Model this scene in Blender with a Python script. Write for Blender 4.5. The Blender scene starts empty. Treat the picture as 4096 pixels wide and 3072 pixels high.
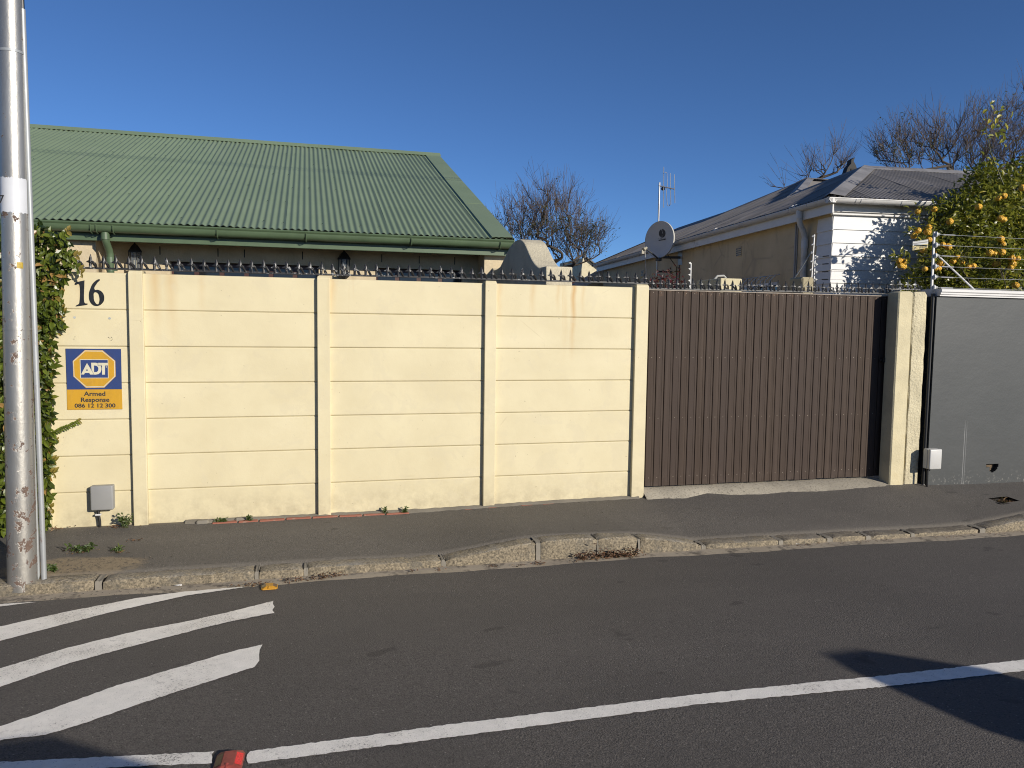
import bpy, bmesh, math, random
from mathutils import Vector as V, Matrix
random.seed(7)
S = bpy.context.scene
COL = S.collection

# ------------------------------------------------------------------ camera
F, PIT, ROL, YAW, H = 3056.8, .0760881, .0133666, .2604221, 1.70
sy, cy, sp, cp = math.sin(YAW), math.cos(YAW), math.sin(PIT), math.cos(PIT)
FWD = V((sy*cp, cy*cp, -sp)); RT0 = V((cy, -sy, 0)); UP0 = RT0.cross(FWD)
RT = RT0*math.cos(ROL)+UP0*math.sin(ROL); UP = UP0*math.cos(ROL)-RT0*math.sin(ROL)
CAM = V((0, 0, H))
cd = bpy.data.cameras.new('camera'); cam = bpy.data.objects.new('camera', cd); COL.objects.link(cam)
cd.sensor_fit = 'HORIZONTAL'; cd.sensor_width = 36; cd.lens = 36*F/4096; cd.clip_start = .05; cd.clip_end = 3000
m = Matrix((RT, UP, -FWD)).transposed().to_4x4(); m.translation = CAM; cam.matrix_world = m
S.camera = cam

# ------------------------------------------------------------------ light
SUN = V((.66, -1, .41)).normalized()              # towards the sun
el = math.asin(SUN.z); az = math.atan2(SUN.x, SUN.y)
W = bpy.data.worlds.new('World'); S.world = W; W.use_nodes = True
nt = W.node_tree; bg = nt.nodes['Background']
sky = nt.nodes.new('ShaderNodeTexSky'); sky.sky_type = 'NISHITA'; sky.sun_disc = False
sky.sun_elevation = el; sky.sun_rotation = az; sky.altitude = 0; sky.air_density = .6; sky.dust_density = .15; sky.ozone_density = 6.5
nt.links.new(sky.outputs[0], bg.inputs[0]); bg.inputs[1].default_value = .102
sl = bpy.data.lights.new('sun', 'SUN'); sl.energy = 5.0; sl.angle = math.radians(.53); sl.color = (1, .92, .80)
so = bpy.data.objects.new('sun', sl); COL.objects.link(so); so.rotation_euler = (-SUN).to_track_quat('-Z', 'Y').to_euler(); so.location = (8, -12, 10)
S.view_settings.view_transform = 'Standard'; S.view_settings.look = 'None'; S.view_settings.exposure = .17; S.view_settings.gamma = 1
S.cycles.filter_width = 1.05

# ------------------------------------------------------------------ pixel -> place
def ray(px, py): return FWD+RT*((px-2048)/F)+UP*((1536-py)/F)
def onY(px, py, Y): d = ray(px, py); return CAM+d*(Y/d.y)
def onX(px, py, X): d = ray(px, py); return CAM+d*(X/d.x)
def onZ(px, py, Z): d = ray(px, py); return CAM+d*((Z-H)/d.z)
def onP(px, py, p0, n): d = ray(px, py); return CAM+d*((V(p0)-CAM).dot(n)/d.dot(n))
K = 4096/2212

# ------------------------------------------------------------------ helpers
def lerp(a, b, t): return a+(b-a)*t
def interp(tab, x):
    if x <= tab[0][0]: return tab[0][1]
    for (a, b), (c, d) in zip(tab, tab[1:]):
        if x <= c: return lerp(b, d, (x-a)/(c-a))
    return tab[-1][1]
def hsh(*a):
    n = math.sin(sum(v*w for v, w in zip(a, (127.1, 311.7, 74.7))))*43758.5453
    return n-math.floor(n)

class MB:
    def __init__(s): s.v = []; s.f = []
    def add(s, vs, fs):
        o = len(s.v); s.v += [tuple(v) for v in vs]; s.f += [tuple(i+o for i in f) for f in fs]; return s
    def box(s, x0, x1, y0, y1, z0, z1):
        return s.add([(x0,y0,z0),(x1,y0,z0),(x1,y1,z0),(x0,y1,z0),(x0,y0,z1),(x1,y0,z1),(x1,y1,z1),(x0,y1,z1)],
                     [(0,3,2,1),(4,5,6,7),(0,1,5,4),(1,2,6,5),(2,3,7,6),(3,0,4,7)])
    def obox(s, o, a, b, c):
        o, a, b, c = V(o), V(a), V(b), V(c)
        vs = [o, o+a, o+a+b, o+b, o+c, o+a+c, o+a+b+c, o+b+c]
        fs = [(0,3,2,1),(4,5,6,7),(0,1,5,4),(1,2,6,5),(2,3,7,6),(3,0,4,7)]
        if a.cross(b).dot(c) < 0: fs = [f[::-1] for f in fs]
        return s.add(vs, fs)
    def tube(s, pts, r, n=6, cap=True):
        pts = [V(p) for p in pts]; k = len(pts); rr = r if isinstance(r, (list, tuple)) else [r]*k
        rings = []; prev = None
        for i, p in enumerate(pts):
            t = (pts[min(i+1, k-1)]-pts[max(i-1, 0)])
            t = t.normalized() if t.length > 1e-9 else V((0, 0, 1))
            if prev is None:
                a = V((0, 0, 1)) if abs(t.z) < .9 else V((1, 0, 0)); nx = t.cross(a).normalized()
            else:
                nx = prev-t*prev.dot(t); nx = nx.normalized() if nx.length > 1e-6 else t.orthogonal().normalized()
            prev = nx; ny = t.cross(nx)
            rings.append([p+nx*(rr[i]*math.cos(2*math.pi*j/n))+ny*(rr[i]*math.sin(2*math.pi*j/n)) for j in range(n)])
        vs = [v for g in rings for v in g]; fs = []
        for i in range(k-1):
            for j in range(n):
                fs.append((i*n+j, i*n+(j+1)%n, (i+1)*n+(j+1)%n, (i+1)*n+j))
        if cap: fs += [tuple(range(n))[::-1], tuple((k-1)*n+j for j in range(n))]
        return s.add(vs, fs)
    def prism(s, poly, o, ax, ay, ez):
        """2D polygon (CCW seen against ez) in axes ax, ay pushed by ez"""
        o, ax, ay, ez = V(o), V(ax), V(ay), V(ez); n = len(poly)
        a = [o+ax*p[0]+ay*p[1] for p in poly]; b = [p+ez for p in a]
        return s.add(a+b, [tuple(range(n))[::-1], tuple(range(n, 2*n))]+[(i, (i+1)%n, n+(i+1)%n, n+i) for i in range(n)])
    def grid(s, fn, nu, nv, flip=False):
        vs = [fn(i/nu, j/nv) for j in range(nv+1) for i in range(nu+1)]
        q = lambda i, j: j*(nu+1)+i
        fs = [(q(i, j), q(i+1, j), q(i+1, j+1), q(i, j+1)) for j in range(nv) for i in range(nu)]
        if flip: fs = [f[::-1] for f in fs]
        return s.add(vs, fs)
    def lathe(s, prof, o, ax=(0, 0, 1), n=16):
        o = V(o); ax = V(ax).normalized(); x = ax.orthogonal().normalized(); y = ax.cross(x)
        vs = [o+ax*h+(x*math.cos(2*math.pi*j/n)+y*math.sin(2*math.pi*j/n))*r for r, h in prof for j in range(n)]
        fs = [(i*n+j, i*n+(j+1)%n, (i+1)*n+(j+1)%n, (i+1)*n+j) for i in range(len(prof)-1) for j in range(n)]
        fs += [tuple(range(n))[::-1], tuple((len(prof)-1)*n+j for j in range(n))]
        return s.add(vs, fs)
    def mesh(s, name, mat, smooth=False, bevel=0, seg=1, fix=True, solid=0):
        me = bpy.data.meshes.new(name); me.from_pydata(s.v, [], s.f)
        bm = bmesh.new(); bm.from_mesh(me)
        if fix: bmesh.ops.recalc_face_normals(bm, faces=bm.faces)
        if bevel:
            es = [e for e in bm.edges if len(e.link_faces) == 2 and e.calc_face_angle(0) > .5]
            bmesh.ops.bevel(bm, geom=es, offset=bevel, segments=seg, affect='EDGES', profile=.5, clamp_overlap=True)
        if solid: bmesh.ops.solidify(bm, geom=bm.faces, thickness=solid)
        bm.to_mesh(me); bm.free()
        if smooth:
            for p in me.polygons: p.use_smooth = True
            if smooth != 'all':
                try: me.set_sharp_from_angle(angle=math.radians(40))
                except Exception: pass
        if mat: me.materials.append(mat)
        return me
    def build(s, name, mat, parent=None, **k):
        o = bpy.data.objects.new(name, s.mesh(name, mat, **k)); COL.objects.link(o)
        if parent is not None: attach(o, parent)
        return o
def attach(o, parent):
    bpy.context.view_layer.update() if False else None
    o.parent = parent; o.matrix_parent_inverse = WM[parent.name].inverted() if parent.name in WM else Matrix()
WM = {}
def thing(name, label, cat, loc=(0, 0, 0), group=None):
    o = bpy.data.objects.new(name, None); COL.objects.link(o); o.location = loc; o.empty_display_size = .1
    WM[o.name] = Matrix.Translation(V(loc)); tag(o, label, cat, group); return o
def tag(o, label, cat, group=None):
    o['label'] = label; o['category'] = cat
    if group: o['group'] = group
    return o
def struct(o): o['kind'] = 'structure'; return o
def stuff(o): o['kind'] = 'stuff'; return o
def inst(me, name, parent, mw):
    o = bpy.data.objects.new(name, me); COL.objects.link(o)
    o.matrix_world = mw
    if parent is not None:
        o.parent = parent; o.matrix_parent_inverse = WM[parent.name].inverted() if parent.name in WM else Matrix()
    return o

# ------------------------------------------------------------------ materials
ALB = .74          # common reflectance scale of the palette under the full strength sun
class Mat:
    def __init__(s, name):
        s.m = bpy.data.materials.new(name); s.m.use_nodes = True; s.t = s.m.node_tree
        s.b = s.t.nodes['Principled BSDF']; s._p = None
    def n(s, t): return s.t.nodes.new('ShaderNode'+t)
    def L(s, a, b): s.t.links.new(a, b)
    def pos(s):
        if s._p is None: s._p = s.n('NewGeometry').outputs['Position']
        return s._p
    def obj(s): return s.n('TexCoord').outputs['Object']
    def vec(s, sc, v=None):
        q = s.n('VectorMath'); q.operation = 'MULTIPLY'; s.L(v or s.pos(), q.inputs[0]); q.inputs[1].default_value = sc; return q.outputs[0]
    def noise(s, sc, det=4, ro=.55, v=None, st=None, dist=0):
        q = s.n('TexNoise'); q.inputs['Scale'].default_value = sc; q.inputs['Detail'].default_value = det; q.inputs['Roughness'].default_value = ro; q.inputs['Distortion'].default_value = dist
        v = v or s.pos()
        if st: v = s.vec(st, v)
        s.L(v, q.inputs['Vector']); return q.outputs['Fac']
    def vor(s, sc, st=None, out='Distance', feat='F1'):
        q = s.n('TexVoronoi'); q.inputs['Scale'].default_value = sc; q.feature = feat
        s.L(s.vec(st) if st else s.pos(), q.inputs['Vector']); return q.outputs[out]
    def ramp(s, a, lo, hi, o0=0, o1=1):
        q = s.n('MapRange'); s.L(a, q.inputs[0]); q.inputs[1].default_value = lo; q.inputs[2].default_value = hi; q.inputs[3].default_value = o0; q.inputs[4].default_value = o1; return q.outputs[0]
    def math(s, op, a, b=0, c=None):
        q = s.n('Math'); q.operation = op
        for i, x in enumerate((a, b, c)):
            if x is None: continue
            if isinstance(x, (int, float)): q.inputs[i].default_value = x
            else: s.L(x, q.inputs[i])
        return q.outputs[0]
    def mul(s, *a):
        r = a[0]
        for x in a[1:]: r = s.math('MULTIPLY', r, x)
        return r
    def mix(s, a, b, f, mode='MIX'):
        q = s.n('Mix'); q.data_type = 'RGBA'; q.blend_type = mode
        for sock, x in ((q.inputs[6], a), (q.inputs[7], b)):
            if isinstance(x, tuple): sock.default_value = (*x, 1)
            else: s.L(x, sock)
        if isinstance(f, (int, float)): q.inputs[0].default_value = f
        else: s.L(f, q.inputs[0])
        return q.outputs[2]
    def xyz(s, v=None):
        q = s.n('SeparateXYZ'); s.L(v or s.pos(), q.inputs[0]); return q.outputs
    def rnd(s): return s.n('ObjectInfo').outputs['Random']
    def attr(s, nm):
        q = s.n('Attribute'); q.attribute_name = nm; return q.outputs['Fac']
    def col(s, c):
        if isinstance(c, tuple): s.b.inputs['Base Color'].default_value = (*[v*ALB for v in c], 1)
        else:
            q = s.n('VectorMath'); q.operation = 'SCALE'; s.L(c, q.inputs[0]); q.inputs['Scale'].default_value = ALB; s.L(q.outputs[0], s.b.inputs['Base Color'])
        return s
    def rough(s, r):
        if isinstance(r, (int, float)): s.b.inputs['Roughness'].default_value = r
        else: s.L(r, s.b.inputs['Roughness'])
        return s
    def bump(s, h, st=.5, d=.01):
        q = s.n('Bump'); q.inputs['Strength'].default_value = st; q.inputs['Distance'].default_value = d; s.L(h, q.inputs['Height'])
        if getattr(s, '_bn', None) is not None: s.L(s._bn, q.inputs['Normal'])
        s._bn = q.outputs[0]; s.L(q.outputs[0], s.b.inputs['Normal']); return s
    def set(s, **k):
        for a, b in k.items(): s.b.inputs[a.replace('_', ' ')].default_value = b
        return s
def simple(name, c, r=.6, metal=0, var=.12, vs=9, bs=0, bd=.003, bsc=60, dirt=None):
    M = Mat(name); d = tuple(x*(1-var*1.6) for x in c)
    cc = M.mix(d, c, M.ramp(M.noise(vs, 5, .6), .3, .62))
    if dirt: cc = M.mix(cc, dirt[0], M.ramp(M.noise(dirt[1], 6, .65), dirt[2], dirt[2]+.12))
    M.col(cc).rough(r).set(Metallic=metal)
    if bs: M.bump(M.noise(bsc, 5, .6), bs, bd)
    return M.m

def m_cream():
    M = Mat('cream_wall_paint'); x, y, z = M.xyz()
    base = M.mix((.735, .645, .41), (.80, .71, .46), M.ramp(M.noise(2.2, 5, .6), .35, .65))
    base = M.mix(base, (.83, .74, .49), M.ramp(M.noise(1.1, 3, .5, st=(1, 1, 2.5)), .55, .75, 0, .7))
    top = M.ramp(z, 1.25, 2.02, 0, 1)
    st = M.noise(1.0, 5, .7, st=(9, .1, .35))
    f = M.mul(M.ramp(st, .60, .80), top, .42)
    wob = M.math('MULTIPLY', M.math('SUBTRACT', M.noise(3, 3, .5, st=(.2, .2, 1.5)), .5), .06)
    for cx, w, lo, a in ((2.425, .035, 1.35, .85), (2.27, .03, 1.8, .3), (2.52, .03, 1.75, .3), (2.02, .04, 1.72, .35), (-1.22, .06, 1.55, .42), (-1.10, .07, 1.4, .34), (-.86, .04, 1.7, .2), (-1.78, .05, 1.75, .2), (1.70, .04, 1.6, .3), (.2, .05, 1.7, .35), (-2.0, .05, 1.8, .2)):
        d = M.math('ABSOLUTE', M.math('SUBTRACT', M.math('ADD', x, wob), cx))
        f = M.math('MAXIMUM', f, M.mul(M.ramp(d, 0, w, 1, 0), M.ramp(z, lo, 2.02, 0, 1), a))
    base = M.mix(base, (.62, .36, .11), f)
    # dull greenish grime near the ground and thin scuffs
    low = M.mul(M.ramp(z, .02, .34, 1, 0), M.ramp(M.noise(7, 6, .7), .38, .66), .6)
    base = M.mix(base, (.40, .34, .22), low)
    sc = M.mul(M.ramp(M.noise(1, 6, .75, st=(4, 4, 22)), .70, .74), .35)
    base = M.mix(base, (.50, .43, .28), sc)
    base = M.mix(base, (.70, .62, .42), M.mul(M.ramp(M.noise(3.4, 6, .7, dist=.6), .54, .60), .35))
    hc_ = M.mul(M.ramp(M.vor(.9, st=(1, 1, .8), feat='DISTANCE_TO_EDGE'), .0035, .0), M.ramp(M.noise(1.6, 3, .5), .60, .66), .45); base = M.mix(base, (.45, .37, .22), hc_)
    sp_ = M.ramp(M.noise(38, 2, .5), .755, .77, 0, .5)
    base = M.mix(base, (.25, .2, .13), sp_)
    M.col(base).rough(.62); M.bump(M.noise(90, 4, .6), .25, .002); M.bump(M.noise(5, 4, .6), .35, .006); return M.m
def m_rough(name, c, bs, sc=70, d=.006, pits=True, blot=None):
    M = Mat(name)
    cc = M.mix(tuple(v*.82 for v in c), c, M.ramp(M.noise(4, 5, .6), .35, .6))
    if blot: cc = M.mix(cc, blot[0], M.ramp(M.noise(blot[1], 7, .7), blot[2], blot[2]+blot[3], 0, .8))
    if pits: cc = M.mix(cc, tuple(v*.5 for v in c), M.ramp(M.vor(22), .09, .05, 0, .8))
    M.col(cc).rough(.8); M.bump(M.noise(sc, 5, .65), bs, d); return M.m
def m_asphalt(name, c, patch=False, path=False):
    M = Mat(name); x, y, z = M.xyz()
    n1 = M.noise(115, 3, .75); n2 = M.noise(.9, 6, .62); n3 = M.vor(120)
    cc = M.mix(tuple(v*.50 for v in c), tuple(v*1.46 for v in c), M.ramp(n1, .36, .64))
    cc = M.mix(cc, tuple(v*.62 for v in c), M.ramp(M.noise(38, 4, .7), .50, .68, 0, .55))
    cc = M.mix(cc, tuple(v*1.35 for v in c), M.ramp(M.noise(11, 6, .75), .56, .72, 0, .4))
    cc = M.mix(cc, tuple(v*.72 for v in c), M.ramp(n2, .48, .70, 0, .6))
    cc = M.mix(cc, tuple(v*.75 for v in c), M.ramp(M.noise(1, 4, .6, st=(.12, 1.4, 1)), .45, .66, 0, .45))
    cc = M.mix(cc, tuple(v*1.5 for v in c), M.ramp(M.noise(.45, 5, .6, st=(.5, 1.6, 1)), .52, .75, 0, .35))
    ag = M.vor(85, out='Color'); agr = M.n('SeparateColor'); M.L(ag, agr.inputs[0])
    cc = M.mix(cc, (.33, .31, .28), M.mul(M.ramp(agr.outputs[0], .93 if path else .955, .965 if path else .985), M.ramp(M.vor(85), .42, .25), .75))
    cc = M.mix(cc, tuple(v*.28 for v in c), M.mul(M.ramp(agr.outputs[1], .90, .94), M.ramp(M.vor(85), .45, .3), .8))
    # dark drips and pale scuffs
    dr = M.mul(M.ramp(M.noise(4.2, 2, .4, st=(.9, 1.6, 1)), .71, .74), .55); cc = M.mix(cc, tuple(v*.4 for v in c), dr)
    sc = M.mul(M.ramp(M.noise(1.3, 7, .75), .70, .80), M.ramp(n1, .45, .6), .4); cc = M.mix(cc, (.22, .21, .2), sc)
    if patch:
        dx = M.math('SUBTRACT', x, -1.62); dy = M.math('SUBTRACT', y, 5.93)
        dd = M.math('SQRT', M.math('ADD', M.mul(dx, dx, .9), M.mul(dy, dy, 6.0)))
        e = M.math('ADD', dd, M.math('MULTIPLY', M.math('SUBTRACT', M.noise(5, 6, .65), .5), .55))
        sand = M.mix((.22, .17, .105), (.40, .32, .21), M.noise(60, 5, .7))
        sand = M.mix(sand, (.07, .06, .05), M.ramp(M.noise(22, 6, .75), .52, .66))
        cc = M.mix(cc, sand, M.ramp(e, .50, .40))
        wy = M.math('ADD', y, M.math('MULTIPLY', M.math('SUBTRACT', M.noise(9, 5, .7), .5), .10))
        cc = M.mix(cc, (.25, .215, .16), M.mul(M.ramp(wy, 6.83, 6.88), .6))
        cc = M.mix(cc, (.17, .15, .12), M.mul(M.ramp(wy, 5.86, 5.815), .55))
    M.col(cc).rough(M.ramp(n1, .3, .7, .72, .95)); M.bump(M.math('ADD', n1, M.math('MULTIPLY', n3, -.6)), .7, .006); return M.m
def m_paint():
    M = Mat('road_marking_paint')
    n = M.noise(110, 4, .7); w = M.noise(2.5, 6, .65)
    cc = M.mix((1.0, .96, .87), (1.15, 1.10, 1.0), M.ramp(M.noise(14, 5, .6), .3, .7))
    cc = M.mix(cc, (.78, .73, .64), M.ramp(w, .50, .72, 0, .6))
    thr = M.math('ADD', n, M.math('MULTIPLY', M.math('SUBTRACT', w, .5), .5))
    cc = M.mix(cc, (.12, .11, .10), M.ramp(thr, .60, .70, 0, .85))
    cc = M.mix(cc, (.34, .31, .28), M.mul(M.ramp(M.noise(26, 6, .75), .55, .68), M.ramp(M.noise(1.2, 4, .6), .42, .62), .7))
    M.col(cc).rough(.75); M.bump(M.noise(120, 4, .7), .7, .004); return M.m
def m_granite():
    M = Mat('weathered_granite'); x, y, z = M.xyz()
    a = M.noise(70, 4, .75)
    cc = M.mix((.07, .06, .045), (.46, .40, .30), M.ramp(a, .36, .62))
    cc = M.mix(cc, (.48, .37, .19), M.ramp(M.noise(26, 5, .6), .52, .70, 0, .5))
    cc = M.mix(cc, (.10, .095, .085), M.ramp(M.noise(17, 7, .75), .55, .72, 0, .75))
    cc = M.mix(cc, (.28, .275, .26), M.mul(M.ramp(M.noise(5, 4, .6), .5, .7), .5))
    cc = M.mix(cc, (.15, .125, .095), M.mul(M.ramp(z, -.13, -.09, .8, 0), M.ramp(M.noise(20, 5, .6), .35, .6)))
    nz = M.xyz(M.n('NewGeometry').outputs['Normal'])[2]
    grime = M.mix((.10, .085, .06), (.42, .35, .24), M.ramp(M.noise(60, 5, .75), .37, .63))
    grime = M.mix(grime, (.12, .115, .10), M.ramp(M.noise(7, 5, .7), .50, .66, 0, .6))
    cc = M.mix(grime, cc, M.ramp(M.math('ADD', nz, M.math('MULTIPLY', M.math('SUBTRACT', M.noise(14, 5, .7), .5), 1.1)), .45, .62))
    M.col(cc).rough(.85); M.bump(a, .7, .006); M.bump(M.noise(20, 5, .6), .4, .008); return M.m
def m_gate():
    M = Mat('brown_stained_board'); r = M.rnd(); x, y, z = M.xyz()
    off = M.n('CombineXYZ'); M.L(M.math('MULTIPLY', r, 37), off.inputs[0]); ad = M.n('VectorMath'); M.L(M.pos(), ad.inputs[0]); M.L(off.outputs[0], ad.inputs[1])
    g = M.noise(1, 6, .65, v=M.vec((34, 5, .9), ad.outputs[0]))
    cc = M.mix((.046, .030, .021), (.082, .057, .042), M.ramp(g, .3, .7))
    cc = M.mix(cc, (.062, .044, .036), M.math('MULTIPLY', r, .75))
    cc = M.mix(cc, (.112, .090, .078), M.mul(M.ramp(g, .58, .78), M.ramp(z, .6, 2.0), .75))
    cc = M.mix(cc, (.16, .085, .045), M.mul(M.ramp(M.noise(1, 4, .7, v=M.vec((60, 5, 1.6), ad.outputs[0])), .69, .76), .8))
    cc = M.mix(cc, (.26, .15, .085), M.mul(M.ramp(z, 2.0, 2.06), M.ramp(M.noise(30, 5, .7), .55, .7), .8))
    cc = M.mix(cc, (.10, .075, .06), M.mul(M.ramp(z, .30, .12), M.ramp(M.noise(9, 5, .7), .45, .7), .6))
    M.col(cc).rough(.72); M.b.inputs['Specular IOR Level'].default_value = .25; M.bump(g, .25, .002); return M.m
def m_greenroof():
    M = Mat('green_painted_roof_sheet'); r = M.rnd()
    cc = M.mix((.205, .278, .165), (.250, .328, .200), M.ramp(M.noise(1.2, 5, .6), .3, .7))
    cc = M.mix(cc, (.205, .265, .17), M.math('MULTIPLY', r, .55))
    cc = M.mix(cc, (.27, .33, .24), M.ramp(M.noise(1, 5, .65, st=(3, .5, .5)), .60, .78, 0, .5))
    cc = M.mix(cc, (.055, .075, .05), M.ramp(M.noise(30, 3, .6), .74, .77, 0, .45))
    M.col(cc).rough(.46); M.bump(M.noise(6, 4, .6), .12, .004); return M.m
def m_greyroof():
    M = Mat('weathered_grey_roof_sheet'); r = M.rnd()
    cc = M.mix((.27, .25, .23), (.40, .37, .345), M.ramp(M.noise(2.2, 6, .65), .35, .65))
    cc = M.mix(cc, (.46, .45, .44), M.ramp(M.noise(1.1, 6, .7, st=(.6, 2, 2)), .54, .70, 0, .6))
    cc = M.mix(cc, (.17, .10, .065), M.ramp(M.noise(5, 6, .75), .68, .8, 0, .45))
    cc = M.mix(cc, (.235, .22, .205), M.math('MULTIPLY', r, .5))
    M.col(cc).rough(.8).set(Metallic=0); M.b.inputs['Specular IOR Level'].default_value = .3; M.bump(M.noise(25, 4, .6), .15, .003); return M.m
def m_greywall():
    M = Mat('charcoal_wall_paint'); x, y, z = M.xyz()
    w = M.noise(1, 6, .65, st=(5, 5, 13))
    cc = M.mix((.038, .044, .046), (.050, .056, .057), M.ramp(M.noise(1.6, 5, .6), .3, .7))
    cc = M.mix(cc, (.085, .09, .09), M.mul(M.ramp(w, .62, .74), M.ramp(z, 1.3, .2, .03, .55)))
    cc = M.mix(cc, (.30, .29, .26), M.mul(M.ramp(z, .20, .06), M.ramp(M.noise(24, 6, .75), .55, .68), .8))
    for cx, a in ((6.885, .5), (6.91, .28)):
        d = M.math('ABSOLUTE', M.math('SUBTRACT', x, cx)); cc = M.mix(cc, (.42, .42, .42), M.mul(M.ramp(d, .002, .005, 1, 0), M.ramp(z, .75, .62), a))
    M.col(cc).rough(.55); M.bump(M.noise(1, 5, .55, st=(2.2, 2.2, 3)), .22, .02); M.bump(M.noise(45, 4, .6), .2, .003); return M.m
def m_sidewall():
    M = Mat('stained_beige_plaster'); x, y, z = M.xyz()
    cc = M.mix((.56, .455, .29), (.68, .56, .36), M.ramp(M.noise(1.4, 6, .6), .35, .65))
    cc = M.mix(cc, (.30, .26, .19), M.ramp(M.noise(1, 7, .7, st=(3, 3, .7)), .56, .74, 0, .7))
    cc = M.mix(cc, (.38, .33, .24), M.mul(M.ramp(M.vor(1.15, st=(1, 1, 1.6), feat='DISTANCE_TO_EDGE'), .05, .0, 0, .6), M.ramp(M.noise(1.3, 4, .6), .48, .58)))
    co = M.ramp(M.math('FRACT', M.math('MULTIPLY', z, 4.2)), .0, .03, 1, 0); cc = M.mix(cc, (.36, .30, .18), M.math('MULTIPLY', co, .25))
    M.col(cc).rough(.85); M.bump(M.noise(40, 5, .6), .3, .005); return M.m
def m_silver():
    M = Mat('aluminium_pole_paint'); x, y, z = M.xyz()
    a = M.noise(13, 7, .74, st=(1, 1, .8)); low = M.math('ADD', M.ramp(z, 3.2, .1, -.028, .028), M.mul(M.ramp(M.noise(2.2, 3, .5), .45, .62), .035))
    chip = M.ramp(M.math('ADD', a, low), .612, .622)
    rim = M.ramp(M.math('ADD', a, low), .595, .612)
    cc = M.mix((.46, .44, .40), (.60, .58, .53), M.ramp(M.noise(6, 5, .6, st=(1, 1, .3)), .3, .7))
    cc = M.mix(cc, (.42, .38, .32), M.ramp(M.noise(1, 6, .7, st=(30, 30, 1.4)), .60, .76, 0, .6))
    cc = M.mix(cc, (.75, .74, .72), M.mul(rim, .5))
    rust = M.mix((.10, .06, .04), (.20, .14, .11), M.noise(40, 4, .6))
    cc = M.mix(cc, rust, chip)
    M.col(cc); M.L(M.ramp(chip, 0, 1, .78, .0), M.b.inputs['Metallic']); M.rough(M.ramp(chip, 0, 1, .43, .85))
    M.bump(M.math('SUBTRACT', M.noise(45, 5, .6, st=(1, 1, .5)), M.math('MULTIPLY', chip, .6)), .35, .004); return M.m
def m_galv():
    M = Mat('galvanised_pipe'); x, y, z = M.xyz()
    cc = M.mix((.36, .38, .39), (.52, .54, .55), M.noise(9, 5, .6, st=(1, 1, .4)))
    cc = M.mix(cc, (.20, .095, .05), M.ramp(M.noise(5, 6, .7, st=(3, 3, .7)), .60, .70, 0, .9))
    M.col(cc).rough(.5).set(Metallic=.35); return M.m
def m_leaf(name, c0, c1, c2, rough=.38, tr=.3):
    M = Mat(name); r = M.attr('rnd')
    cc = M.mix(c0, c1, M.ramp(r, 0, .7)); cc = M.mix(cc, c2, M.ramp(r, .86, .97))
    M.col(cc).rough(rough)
    t = M.n('BsdfTranslucent'); M.L(M.mix(cc, (.5, .6, .1), .35), t.inputs[0]); mx = M.n('MixShader'); mx.inputs[0].default_value = tr
    M.L(M.b.outputs[0], mx.inputs[1]); M.L(t.outputs[0], mx.inputs[2]); M.L(mx.outputs[0], M.t.nodes['Material Output'].inputs[0]); return M.m
def m_fruit():
    M = Mat('rough_citrus_skin'); cc = M.mix((.78, .38, .025), (.90, .55, .05), M.ramp(M.noise(14, 4, .6), .3, .7))
    cc = M.mix(cc, (.40, .26, .03), M.ramp(M.noise(30, 4, .6), .60, .75, 0, .5))
    M.col(cc).rough(.5); M.bump(M.vor(65), .8, .012); return M.m
def m_brick():
    M = Mat('red_brick'); cc = M.mix((.30, .10, .065), (.42, .17, .11), M.noise(18, 5, .6)); cc = M.mix(cc, (.4, .33, .25), M.ramp(M.noise(12, 5, .6), .58, .72, 0, .6))
    M.col(cc).rough(.85); M.bump(M.noise(80, 4, .6), .4, .003); return M.m
def m_iron():
    M = Mat('black_painted_iron'); cc = M.mix((.011, .011, .012), (.035, .035, .036), M.noise(25, 4, .6))
    x, y, z = M.xyz()
    gu = M.mul(M.ramp(M.noise(34, 4, .65), .56, .62), M.ramp(M.noise(1.7, 3, .5, st=(1, .1, .1)), .50, .60))
    M.col(M.mix(cc, (.55, .56, .55), M.mul(gu, .8))).rough(.42); return M.m
def m_boards():
    M = Mat('white_weatherboard_paint'); x, y, z = M.xyz()
    cc = M.mix((.70, .70, .69), (.80, .80, .79), M.ramp(M.noise(2.5, 5, .6, st=(.4, 1, 3)), .3, .65))
    M.col(cc).rough(.5); M.bump(M.noise(1, 6, .6, st=(5, 5, 60)), .3, .003); return M.m
def m_glass():
    M = Mat('dark_window_glass'); M.col((.015, .017, .02)).rough(.06); return M.m
def m_lampglass():
    M = Mat('smoky_lantern_glass'); M.col((.5, .55, .58)).rough(.15).set(Alpha=.22); return M.m
def m_sign(name, c):
    M = Mat(name); cc = M.mix(c, tuple(v*.72+.02 for v in c), M.ramp(M.noise(9, 6, .7), .45, .7, 0, .7)); cc = M.mix(cc, tuple(min(1, v*1.15+.04) for v in c), M.ramp(M.noise(1, 5, .6, st=(30, 5, 3)), .6, .75, 0, .4))
    M.col(cc).rough(.42); return M.m

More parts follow.
